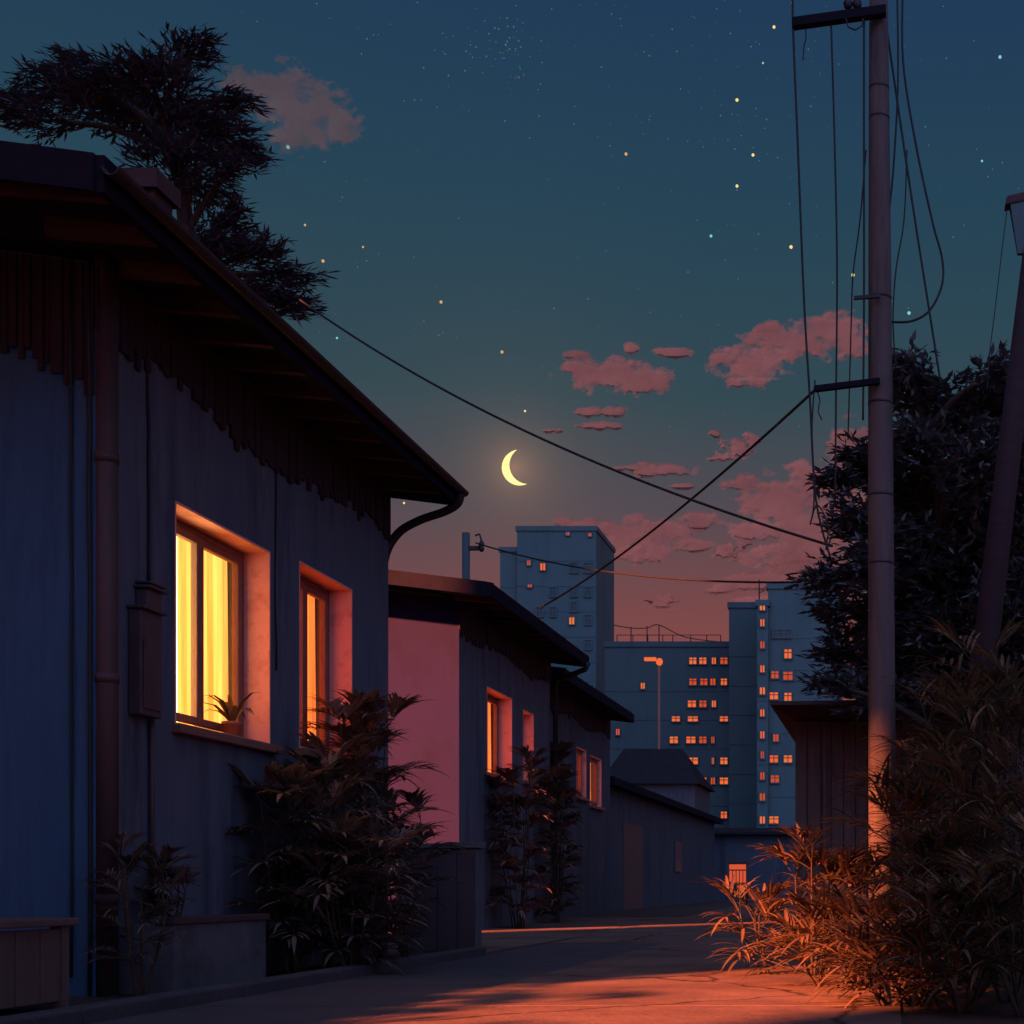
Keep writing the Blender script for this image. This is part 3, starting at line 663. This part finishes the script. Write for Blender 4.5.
# shrubs by the near house
LG = 'shrubs in front of the near house'
SH = [(330, 10.4, 700, 7, .26, 'shrub under the second window of the near house with light catching its pointed leaves'),
      (385, 10.9, 705, 7, .30, 'tall palm-like shrub whose leaves stand against the pink wall'),
      (285, 10.0, 745, 8, .3, 'dark feathery shrub between the two near windows, left of the palm-like ones'),
      (405, 11.4, 800, 5, .22, 'lower palm-like shrub leaning over the low grey wall'),
      (262, 9.4, 790, 8, .26, 'feathery shrub nearest the concrete trough below the brightest window'),
      (350, 9.4, 830, 9, .3, 'low dark bush at the foot of the palm-like shrubs')]
for i, (px, Y, ty, st, sp3, lb) in enumerate(SH):
    ht = (H+(VY-ty)*Y/F)*.95
    b = base_at(px, Y); b = (max(b[0], -3.98), b[1], 0)
    plant('shrub', lb, 'shrub', b, ht, st, 6, .36, .25, .030, M['leaf_d'], 80+i, sp3, LG, low=.12, ln=8)
plant('shrub', 'thin weedy shrub beside the drainpipe at the near house corner', 'shrub', (-3.98, 7.45, 0), .82, 5, 4, .22, .14, .012, M['leaf_d'], 91, .16, LG)
plant('shrub', 'small scrubby plant growing at the near end of the concrete trough', 'shrub', (-4.1, 7.95, .3), .42, 5, 3, .18, .13, .014, M['leaf_d'], 92, .14, LG)
# in front of the pink house and the third house
plant('shrub', 'dark climbing shrub under the lit window of the pink house', 'shrub', (-5.2, 19.6, 0), 2.35, 9, 6, .42, .3, .045, M['leaf_d'], 95, .35, LG, low=.1)
plant('shrub', 'tall dark shrub hiding the far end of the pink house', 'shrub', (-5.3, 22.3, 0), 2.3, 8, 6, .38, .28, .045, M['leaf_d'], 96, .22, LG, low=.05)
plant('shrub', 'narrow dark shrub in the gap between the pink house and the third house', 'shrub', (-5.72, 24.1, 0), 2.9, 9, 7, .32, .26, .05, M['leaf_d'], 97, .16, LG, low=.05)
# potted plant on the sill
pp = thing('potted_plant', 'small potted plant with arching leaves on the brightest window sill', 'potted plant', (-4.37, 9.30, 1.573))
MB().lathe((-4.37,9.30,1.573), [(.045,0),(.06,.09),(.066,.09),(.066,.11),(.05,.11),(.048,.095)], 14).build('pot', M['pot'], pp)
lf = MB(); rnd = random.Random(3)
for k in range(11):
    a = rnd.uniform(0, 6.28); lf.blade((-4.37,9.30,1.66), (math.cos(a)*.6, math.sin(a)*1.0, rnd.uniform(.8,1.6)), rnd.uniform(.26,.42), .036, rnd.uniform(1.3,2.0), 4)
lf.build('foliage', M['leaf_r'], pp)

# ------------------------------------------------------------------ trees
def tree(name, label, Y, trunk_px, clumps, mat, seed, leaf=.2, dens=700, drift=.5, lw=.17, flat=1.0):
    """clumps: (px, py, half-width px, half-height px) around which leaf clusters are spread in depth"""
    rnd = random.Random(seed); bx = P(trunk_px, VY, Y).x
    root = thing(name, label, 'tree', (bx, Y, 0)); L = MB(); T = MB()
    cs = []
    for (px, py, rx, rz) in clumps:
        c = P(px, py, Y+rnd.uniform(-1,1)); s = Y/F; cs.append((c, rx*s, rz*s*flat))
    zlow = min(c.z for c, _, _ in cs); ztop = max(c.z for c, _, _ in cs)
    spine = [Vector((bx, Y, -.05)), Vector((bx+.1, Y, zlow*.6)), Vector((sum(c.x for c,_,_ in cs)/len(cs)*.5+bx*.5, Y, (zlow+ztop)/2)), Vector((cs[0][0].x, Y, ztop-.3))]
    sm = smooth(spine, 6); T.tube(sm, [.26-.21*i/(len(sm)-1) for i in range(len(sm))], 10)
    for c, rx, rz in cs:
        near = min(sm, key=lambda v: (v-c).length+max(0, v.z-c.z+.4)*2)
        mid = near.lerp(c, .5)+Vector((0,0,.15)); br = smooth([near, mid, c], 4)
        T.tube(br, [.075-.055*i/(len(br)-1) for i in range(len(br))], 6)
        for t_ in range(5):                                   # twigs
            e = c+Vector((rnd.uniform(-1,1)*rx*.9, rnd.uniform(-.7,.7)*rx, rnd.uniform(-.5,.8)*rz))
            T.tube([c, c.lerp(e,.5)+Vector((0,0,.05)), e], [.02,.014,.007], 4, False)
        nt_ = max(30, int(dens*rx*rz))
        for k in range(nt_):
            # sprays of leaves on twig ends, laid in shelves
            v = Vector((rnd.gauss(0,1), rnd.gauss(0,1), rnd.gauss(0,1))).normalized(); rr = rnd.random()**.42
            shelf = round((v.z*rr*rz)/.22)*.22 + rnd.gauss(0,.05)
            p = c+Vector((v.x*rr*rx, v.y*rr*rx*.8, shelf))
            out = (p-Vector((bx, Y, p.z))); out.z = 0
            out = (out.normalized()*drift+Vector((rnd.gauss(0,.6), rnd.gauss(0,.6), rnd.gauss(.02,.25)))).normalized()
            for j in range(4):
                d = (out+Vector((rnd.gauss(0,.45), rnd.gauss(0,.45), rnd.gauss(.0,.22)))).normalized()
                ll = leaf*rnd.uniform(.6,1.3); sd = d.cross(Vector((rnd.gauss(0,.4), rnd.gauss(0,.4), 1))).normalized()*ll*lw
                L.add([p, p+d*ll*.45+sd, p+d*ll, p+d*ll*.45-sd], [(0,1,2,3)])
                p = p+d*ll*.35
    L.build('crown', mat, root); T.build('trunk', M['bark'], root); return root
tree('tree', 'large dark leafy tree behind the utility pole on the right', 18.0, 960,
     [(915,385,30,22),(885,470,28,30),(945,420,45,30),(985,400,40,28),(1020,430,40,45),(845,480,26,16),(855,520,24,16),(860,455,16,10),(900,530,50,35),(960,500,60,45),(1020,520,55,50),
      (835,580,34,14),(870,570,30,20),(900,600,50,35),(960,590,60,45),(1025,600,55,50),(840,610,28,14),(850,655,36,18),(900,660,45,30),(960,660,55,35),(1020,670,50,40),(835,685,22,10),(930,390,25,12),(1000,375,25,12),(905,365,14,7),(915,450,40,25),(1000,470,60,45),(935,560,75,40),(1000,560,60,45),(890,630,40,30),(945,640,80,40),(1010,650,60,40),(875,690,45,18),(950,695,90,25),(1030,700,60,30),(1040,500,40,60),(925,500,45,35)],
     M['leaf_t'], 11, .15, 2600, .9)
tree('conifer_tree', 'dark windswept conifer rising behind the near house roof', 24.0, 170,
     [(85,60,22,10),(60,85,38,18),(25,100,26,14),(100,90,45,22),(150,80,40,25),(185,55,24,14),(200,42,14,8),(130,110,60,25),(180,110,50,28),(230,100,24,10),(200,135,55,22),(235,150,26,10),(240,165,20,8),(40,120,40,14),(180,165,50,25),(205,190,28,16),
      (225,225,20,12),(235,245,30,15),(255,255,28,14),(270,275,34,12),(265,300,40,16),(290,310,24,8),(300,275,18,5),(230,210,14,8),(210,250,30,25),(240,290,30,25)],
     M['leaf_l'], 12, .22, 1700, 2.0, .09, .62)

# ------------------------------------------------------------------ apartment towers
def tower(label, Y, boxes, mat, lit, dark=(), name='apartment_block', dim=()):
    """boxes: (px0, px1, top py, depth m); windows: (px, py, w px, h px)"""
    x0 = P(boxes[0][0], 0, Y).x
    root = thing(name, label, 'apartment block', (x0, Y, 0))
    for i, (a, b, ty, dep, yo) in enumerate(boxes):
        p, q = P(a, ty, Y+yo), P(b, ty, Y+yo)
        m = MB().box(p.x, q.x, Y+yo, Y+yo+dep, -.05, p.z)
        wl = m.build('wall', mat, root)
        m = MB(); t = .25; z = p.z                       # parapet proud of the wall
        m.box(p.x-.15, q.x+.15, Y+yo-.15, Y+yo+t, z+.003, z+.55).box(p.x-.15, q.x+.15, Y+yo+dep-t, Y+yo+dep+.15, z+.003, z+.55)
        m.box(p.x-.15, p.x+t, Y+yo+t, Y+yo+dep-t, z+.003, z+.55).box(q.x-t, q.x+.15, Y+yo+t, Y+yo+dep-t, z+.003, z+.55)
        m.build('parapet', mat, root)
        nf = int(p.z/2.9); m = MB()                      # floor bands
        for k in range(1, nf): m.box(p.x+.01, q.x-.01, Y+yo-.05, Y+yo-.002, k*2.9-.08, k*2.9+.08)
        if m.v: m.build('floor_bands', mat, root)
    rv_ = random.Random(int(Y))
    for mats, lst in ((None, lit), (M['darkglass'], dark), (M['lit_dim'], dim)):
        for (px, py, ww, hh) in lst:
            yo = min([bx[4] for bx in boxes if bx[0]-1 <= px <= bx[1]+1] or [0])
            c = P(px, py, Y+yo); s = (Y+yo)/F; w2, h2 = ww*s/2, hh*s/2; f = .12; yy = Y+yo
            fr = MB(); fr.box(c.x-w2-f, c.x-w2, yy-.16, yy-.004, c.z-h2-f, c.z+h2+f).box(c.x+w2, c.x+w2+f, yy-.16, yy-.004, c.z-h2-f, c.z+h2+f)
            fr.box(c.x-w2, c.x+w2, yy-.16, yy-.004, c.z+h2, c.z+h2+f).box(c.x-w2, c.x+w2, yy-.2, yy-.004, c.z-h2-f, c.z-h2)
            fr.box(c.x-.04, c.x+.04, yy-.12, yy-.07, c.z-h2, c.z+h2)
            if ww > 5: fr.box(c.x-w2, c.x-.04, yy-.12, yy-.07, c.z-.04+h2*.3, c.z+.04+h2*.3).box(c.x+.04, c.x+w2, yy-.12, yy-.07, c.z-.04+h2*.3, c.z+.04+h2*.3)
            wd = fr.build('window', mat, root)
            MB().box(c.x-w2, c.x+w2, yy-.06, yy-.005, c.z-h2, c.z+h2).build('pane', mats or M[rv_.choice(['lit','lit','lit_b','lit_c'])], wd)
    return root
tA = tower('tall teal tower block behind the pink house roof, mostly unlit', 160, [(517,596,531,10.5,0), (500,517,552,9,0.6)], M['tower'],
      [(543,567,5,7),(530,586,4,3),(572,621,5,7)], [(574,568,7,9),(588,568,7,9),(574,592,6,9),(588,592,6,9),(574,607,6,9),(588,620,6,9),(553,592,6,9),(553,612,6,9),(540,612,6,9),(560,640,6,9),(574,650,6,9),(588,645,6,9)], dim=[(529,563,3,5),(568,534,3,3),(590,535,3,3)])
c = P(536, 531, 160); d = P(580, 531, 160)
MB().box(c.x, d.x, 162, 168, c.z+.003, c.z+.9).build('roof_house', M['tower'], tA)
rows = [(661,[(693,7),(703,7),(714,4),(724,7)]), (682,[(693,7),(704,7),(713,5),(724,6)]), (704,[(692,8),(703,7),(714,4)]), (719,[(676,8),(693,10),(724,8)]), (740,[(674,8),(691,9),(703,7),(713,3)]),
        (761,[(693,10),(713,2),(724,7)]), (781,[(703,7),(713,4),(724,8)]), (815,[(724,6)])]
tB = tower('wide mid rise block in the middle with rows of lit orange windows', 142, [(605,731,647,13,0)], M['tower2'],
      [(px,py,ww,6.5 if py != 719 else 5) for py, l in rows for px, ww in l]+[(643,686,4,6)], dim=[(618,732,3.5,6),(627,756,4,6)])
# rail and wires on its roof
m = MB(); z0 = P(0,647,142).z+.5; xs = [P(px,0,142).x for px in (616,632,647,662,672,690,706,720)]
for x in xs: m.tube([(x,142.5,z0),(x,142.5,z0+.8)], .05, 5)
m.tube([(xs[0],142.5,z0+.8),(xs[-1],142.5,z0+.8)], .04, 5).build('roof_rail', M['darkmetal'], tB)
m = MB()
for px, py in ((631,627),(647,626),(659,625)): q = P(px,py,143); m.tube([(q.x,143,z0-.4),(q.x,143,q.z)], .06, 5)
m.build('mast', M['darkmetal'], tB)
MB().tube(smooth([P(613,625,143),P(631,628,143),P(647,628,143),P(659,625,143),P(685,637,143),P(720,642,143)]), .05, 5).build('roof_cable', M['darkmetal'], tB)
tC = tower('narrow windowless slab between the wide block and the right tower', 138, [(729,759,608,10,0)], M['tower2'], [])
m = MB()
for px in (735,741,750): q = P(px,605,139); m.box(q.x, q.x+.5, 139, 139.6, P(0,608,138).z+.5, q.z+.3)
m.build('roof_vent', M['tower2'], tC)
st = [(762,604+k*0,5,5) for k in range(0)]
colw = [(607,5),(623,4),(645,4),(669,4),(691,5),(713,4),(735,4),(755,3),(776,4),(797,5),(820,5),(838,4)]
tD = tower('right tower with a lit stair strip and scattered orange windows beside the tree', 128, [(768,838,589,12,0),(757,768,606,8,-.8)], M['tower'],
      [(762.5,py,ww,7) for py, ww in colw]+[(788,654,7,9),(775,675,7,7),(788,676,9,8),(774,696,8,7),(788,697,7,8),(774,759,8,7),(788,759,8,7),(775,779,8,7),(774,820,9,7),(776,738,5,7)], [(778,634,9,7),(788,634,6,7)])
q = P(757,606,128); MB().tube([(q.x+.2,128,q.z+.5),(q.x+.2,128,q.z+2.4)], .06, 5).tube([(q.x+.2,128,q.z+1.2),(q.x+1.0,128.2,q.z+1.6)], .04, 5).build('aerial', M['darkmetal'], tD)
# mid-distance low roofs below the blocks
lb_ = thing('low_building', 'low dark building with a hipped roof in front of the wide lit block', 'building', (-22, 100, 0))
p, q = P(606,752,100), P(695,752,100)
MB().box(p.x, q.x, 100, 108, -.05, p.z-2).build('wall', M['dark_plaster'], lb_)
zr = p.z+.6; ze = p.z-2.3
MB().add([(p.x-.4,99.4,ze),(q.x+.4,99.4,ze),(q.x+.4,108.6,ze),(p.x-.4,108.6,ze),(p.x+.5,104,zr),(q.x-1.5,104,zr)], [(0,1,5,4),(1,2,5),(2,3,4,5),(3,0,4),(0,3,2,1)]).build('roof', M['roof'], lb_)
lb2 = thing('low_building', 'dark low building below the narrow slab at the end of the lane', 'building', (-9, 70, 0))
p, q = P(700,845,70), P(800,845,70)
MB().box(p.x, q.x, 70, 78, -.05, p.z).build('wall', M['dark_plaster'], lb2)
MB().box(p.x-.3, q.x+.3, 69.6, 78.4, p.z+.003, p.z+.25).build('roof', M['roof'], lb2)
# lit street lamp before the wide block
sl_ = thing('street_lamp', 'slender street lamp with a glowing head before the wide block', 'street lamp', (P(659,0,120).x, 120, 0))
q = P(659,662,120); MB().tube([(q.x,120,0),(q.x,120,q.z)], [.12,.09], 8).build('post', M['pot'], sl_)
a = P(648,659,120); MB().tube([(q.x,120,q.z),(q.x-.1,120,q.z+.25),(a.x,120,a.z)], .07, 6).build('arm', M['pot'], sl_)
MB().ball((q.x+.05,119.9,q.z), .3, 10, 6, 1, 1, 1.1).build('lamp', M['lamp'], sl_)
MB().box(a.x-.3, a.x+.7, 119.8, 120.2, a.z-.15, a.z+.12).build('lamp', M['lamp'], sl_)

# ------------------------------------------------------------------ added unseen blockers (they shape the low sun on the lane)
sunblock = thing('apartment_block', 'tall added block left of and behind the viewer, unseen, shaping the sun beam', 'apartment block', (-12, 0, 0))
MB().box(-14.6, -8.85, 0, 6, -.05, 19).build('wall', M['bounce_white'], sunblock)
MB().box(-10.3, 6, -9, -6, -.05, 12).box(-12.2, -10.301, -9, -6, 8.1, 14).box(-12.9, -12.201, -9, -6, 8.9, 14).box(-16, -12.901, -9, -6, 11.5, 19).build('wall', M['bounce_white'], sunblock)  # added boxes, their gaps cut the sun beam to shape
sunblock2 = thing('apartment_block', 'added block beyond the near house, unseen, keeping sun off the conifer', 'apartment block', (-35, 10, 0))
MB().box(-40, -30, -8, 42, -.05, 28).build('wall', M['tower2'], sunblock2)  # added to shade the conifer and the lane end
sunblock3 = thing('apartment_block', 'added far slab left of the towers, unseen, keeping sun off them', 'apartment block', (-74, 50, 0))
MB().box(-104, -74, 18, 108, -.05, 78).build('wall', M['tower2'], sunblock3)  # added to keep direct sun off the towers
tag(MB().box(-4.95, -4.75, .6, 6.1, -.05, 1.5).build('low_wall', M['concrete'], None, loc=(-4.85,3.4,0)), 'added low wall left of the viewer, unseen, throwing shade on the lane', 'wall')  # added to shade the left part of the lane
for i in range(9):  # added so the sun patch starts with a ragged edge
    plant('shrub', 'added shrub left of the viewer, unseen, breaking up the shade edge', 'shrub', (-4.62+.1*math.sin(i*2), 1.6+i*.54, 0), 1.6+.3*math.sin(i*1.9), 6, 5, .3, .2, .03, M['leaf_d'], 200+i, .22, 'added shade shrubs')

# ------------------------------------------------------------------ moon, stars, clouds
YM = 3000
def crescent():
    s = YM/F; co = Vector((519.8,467.5)); R = 18.0; ci = Vector((528.4,465.0)); r = 19.0
    # intersection angles of the two circles
    d = ci-co; L = d.length; a = (R*R-r*r+L*L)/(2*L); h = math.sqrt(max(R*R-a*a, 0)); u = d.normalized(); n = Vector((-u.y, u.x))
    i1 = co+u*a+n*h; i2 = co+u*a-n*h
    def ang(c, p): return math.atan2(p.y-c.y, p.x-c.x)
    N = 48; o1 = ang(co, i1); o2 = ang(co, i2)
    if o2 < o1: o2 += 2*math.pi
    # choose the long arc (away from the inner circle)
    if abs(((o1+o2)/2-math.atan2(-u.y,-u.x)+math.pi)%(2*math.pi)-math.pi) > 1: o1, o2 = o2, o1+2*math.pi
    n1 = ang(ci, i1 if True else i1); outer = [co+Vector((math.cos(o1+(o2-o1)*k/N), math.sin(o1+(o2-o1)*k/N)))*R for k in range(N+1)]
    a1 = ang(ci, outer[0]); a2 = ang(ci, outer[-1])
    tgt = math.atan2(-u.y, -u.x)
    def unwrap(x): return (x-tgt+math.pi)%(2*math.pi)-math.pi+tgt
    a1, a2 = unwrap(a1), unwrap(a2)
    inner = [ci+Vector((math.cos(a1+(a2-a1)*k/N), math.sin(a1+(a2-a1)*k/N)))*r for k in range(N+1)]
    vs = []
    for o_, i_ in zip(outer, inner):
        md_ = (o_+i_)/2; t = (o_-i_).length*.35
        vs += [P(o_.x,o_.y,YM), P(md_.x,md_.y,YM-t*s), P(i_.x,i_.y,YM), P(md_.x,md_.y,YM+t*s)]
    m = MB(); fs = []
    for k in range(N):
        for j in range(4): fs.append((k*4+j, k*4+(j+1)%4, k*4+4+(j+1)%4, k*4+4+j))
    m.add(vs, fs, True); return m
tag(crescent().build('moon', M['moon'], None, loc=P(514,468,YM)), 'thin bright yellow crescent moon hanging in the middle of the sky', 'moon')
ST = [(774,27,1.5,'y','star just left of the upper crossarm tip'),(737,100,1.6,'y','upper star of the small yellow triangle left of the pole'),(626,154,1.5,'o','lone orange star left of the yellow triangle of stars'),(753,155,1.5,'y','right star of the small yellow triangle left of the pole'),
      (737,186,1.5,'y','lowest star of the small yellow triangle left of the pole'),(711,236,1.4,'c','pale blue star under the yellow triangle of stars'),(791,247,1.7,'y','yellow star between the two long hanging cables'),(853,275,1.7,'y','yellow star close left of the pole at the step bolt'),
      (909,313,1.7,'c','pale blue star inside the cable loop right of the pole'),(1000,57,1.6,'c','pale blue star in the top right corner of the sky'),(288,147,1.8,'c','pale blue star under the faint upper cloud'),(323,261,1.5,'o','orange star beside the conifer tips'),
      (441,302,1.5,'o','orange star above the long wire, left of the moon'),(502,352,1.5,'o','orange star high above the moon'),(525,411,1.1,'y','small yellow star nearest above the moon'),(982,161,1.1,'c','small pale star above the leaning lamp'),(337,338,1.1,'c','small pale star just under the long wire by the roof'),
      (305,225,1.1,'o','small orange star right of the conifer'),(363,247,1.0,'o','small orange star right of the conifer tips, above the wire'),(763,63,1.0,'c','small pale star left of the pole, below the crossarm tip star'),(404,503,1.1,'y','small star seen under the near eave')]
for px, py, r, cl_, lb in ST:
    c = P(px, py, YM); o = MB().ball(c, r*YM/F, 8, 6).build('star', M['star_'+cl_], None, loc=c); tag(o, lb, 'star', 'bright stars')
rnd = random.Random(21); m = MB()
for k in range(330):
    if k < 70: px, py = rnd.gauss(495,28), rnd.gauss(45,24)
    elif k < 110: px, py = rnd.gauss(720,60), rnd.gauss(110,45)
    else: px, py = rnd.uniform(200,1020), rnd.random()**1.4*430
    c = P(px, py, YM); m.ball(c, rnd.choice([.35,.4,.45,.6,.75])*YM/F, 5, 4)
o = m.build('faint_stars', M['star_f'], None, loc=P(600,200,YM)); o['kind'] = 'stuff'; tag(o, 'faint scattered stars dusted over the upper sky', 'stars')

YC = 900
from mathutils import noise
def cloud(label, blobs, mat, seed, amp=.95):
    """a drifting bank: thickness grows inward from a ragged outline; real size and depth at its own distance"""
    s = YC/F; g = 1.0; fq = 1.0 if max(b[2] for b in blobs) > 28 else 2.3; amp = amp if fq == 1 else amp*1.3; off = Vector((seed*17.3, seed*5.1, 0))
    x0 = min(b[0]-b[2]*1.35 for b in blobs); x1 = max(b[0]+b[2]*1.35 for b in blobs)
    y0 = min(b[1]-b[3]*1.5 for b in blobs); y1 = max(b[1]+b[3]*1.5 for b in blobs)
    nx = int((x1-x0)/g)+2; ny = int((y1-y0)/g)+2; fld = {}
    for i in range(nx):
        for j in range(ny):
            x = x0+i*g; y = y0+j*g
            f = max(1-((x-b[0])/b[2])**2-((y-b[1])/b[3])**2 for b in blobs)
            if f < -1.2: continue
            n = noise.fractal(Vector((x*.05*fq, y*.075*fq, 0))+off, .8, 2.1, 6)
            n2 = noise.noise(Vector((x*.22, y*.42, 3))+off)
            v = f*.95+amp*n+.25*n2+.16
            if v > 0: fld[(i,j)] = (f, v)
    m = MB(); idx = {}; vs = []
    dens = []
    for (i,j), (fb, v) in fld.items():
        edge = any((i+a, j+b) not in fld for a, b in ((1,0),(-1,0),(0,1),(0,-1)))
        t = 0 if edge else math.sqrt(max(.04, min(1, fb)))*2.2*s
        p = P(x0+i*g, y0+j*g, YC); k = len(vs); dens += [min(1, max(0, v*1.25))]*2
        vs += [p-Vector((0,t,0)), p+Vector((0,t+.3,0))]; idx[(i,j)] = k
    fs = []
    for (i,j) in fld:
        q = [(i,j),(i+1,j),(i+1,j+1),(i,j+1)]
        if all(c in idx for c in q):
            a = [idx[c] for c in q]; fs += [tuple(a[::-1]), tuple(x+1 for x in a)]
    m.add(vs, fs, True)
    c = P(blobs[0][0], blobs[0][1], YC); o = m.build('cloud', mat, None, loc=c); tag(o, label, 'cloud', 'dusk clouds')
    at = o.data.attributes.new('vapour', 'FLOAT', 'POINT'); at.data.foreach_set('value', dens); return o
cloud('faint grey cloud high in the upper left beside the conifer', [(285,95,38,30),(262,85,36,18),(312,112,40,26),(338,124,24,20),(300,132,32,22),(238,76,20,11)], M['cloud_thin'], 1)
cloud('flat pink cloud right above the moon with a tail to its right', [(618,376,52,18),(585,368,24,12),(645,380,30,14),(672,353,20,6),(575,355,14,5),(632,348,10,7)], M['cloud'], 2)
cloud('upper of two thin cloud streaks beneath the flat pink cloud', [(590,412,16,6),(614,412,15,6)], M['cloud'], 3, .5)
cloud('lower of two thin cloud streaks beneath the flat pink cloud', [(601,426,26,5)], M['cloud'], 13, .5)
cloud('large pink cloud between the flat cloud and the pole', [(790,342,45,20),(750,362,40,18),(835,330,32,20),(748,383,22,8),(720,358,12,8),(850,345,18,16),(770,328,20,8)], M['cloud'], 4)
cloud('small streaky pink cloud between the two crossing wires', [(660,470,32,8),(632,468,16,4),(680,471,12,7),(683,486,14,4)], M['cloud'], 5)
cloud('small upright pink cloud above the large lower cloud', [(738,448,18,10),(722,458,14,5),(752,440,10,8),(716,434,7,5)], M['cloud'], 6)
cloud('large low pink cloud left of the pole behind the tangled cables', [(780,500,45,26),(810,480,30,20),(740,482,24,9),(760,530,30,12),(810,530,35,25),(845,510,30,40),(700,520,22,10),(790,555,60,14),(850,450,20,30)], M['cloud'], 7)
cloud('long pink cloud just above the teal tower block', [(640,535,50,18),(590,528,34,9),(565,522,12,6),(676,532,20,14),(640,552,36,12),(600,545,30,10),(690,545,22,8)], M['cloud'], 8)
cloud('round pink puff right of the cloud above the tower', [(728,550,16,10),(742,543,10,6)], M['cloud'], 9)
cloud('tiny pink cloud sliver right of the moon', [(553,431,11,3)], M['cloud'], 10)
cloud('low pink cloud band just above the narrow slab', [(775,580,50,9),(740,586,30,6),(800,572,36,12),(720,590,20,5),(760,600,30,6)], M['cloud'], 11)
cloud('low small pink cloud above the wide lit block', [(664,602,16,7),(655,600,20,3)], M['cloud'], 12)

# ------------------------------------------------------------------ camera, colour
cd = bpy.data.cameras.new('camera'); co_ = bpy.data.objects.new('camera', cd); C.objects.link(co_)
co_.location = (0, 0, H); co_.rotation_euler = (math.radians(90), 0, 0)
cd.sensor_width = 36; cd.lens = F/1024*36; cd.shift_x = -(VX-512)/1024; cd.shift_y = (VY-512)/1024
cd.clip_start = .05; cd.clip_end = 20000
sc = bpy.context.scene; sc.camera = co_
sc.view_settings.view_transform = 'Standard'; sc.view_settings.look = 'None'; sc.view_settings.exposure = EXPO; sc.view_settings.gamma = 1
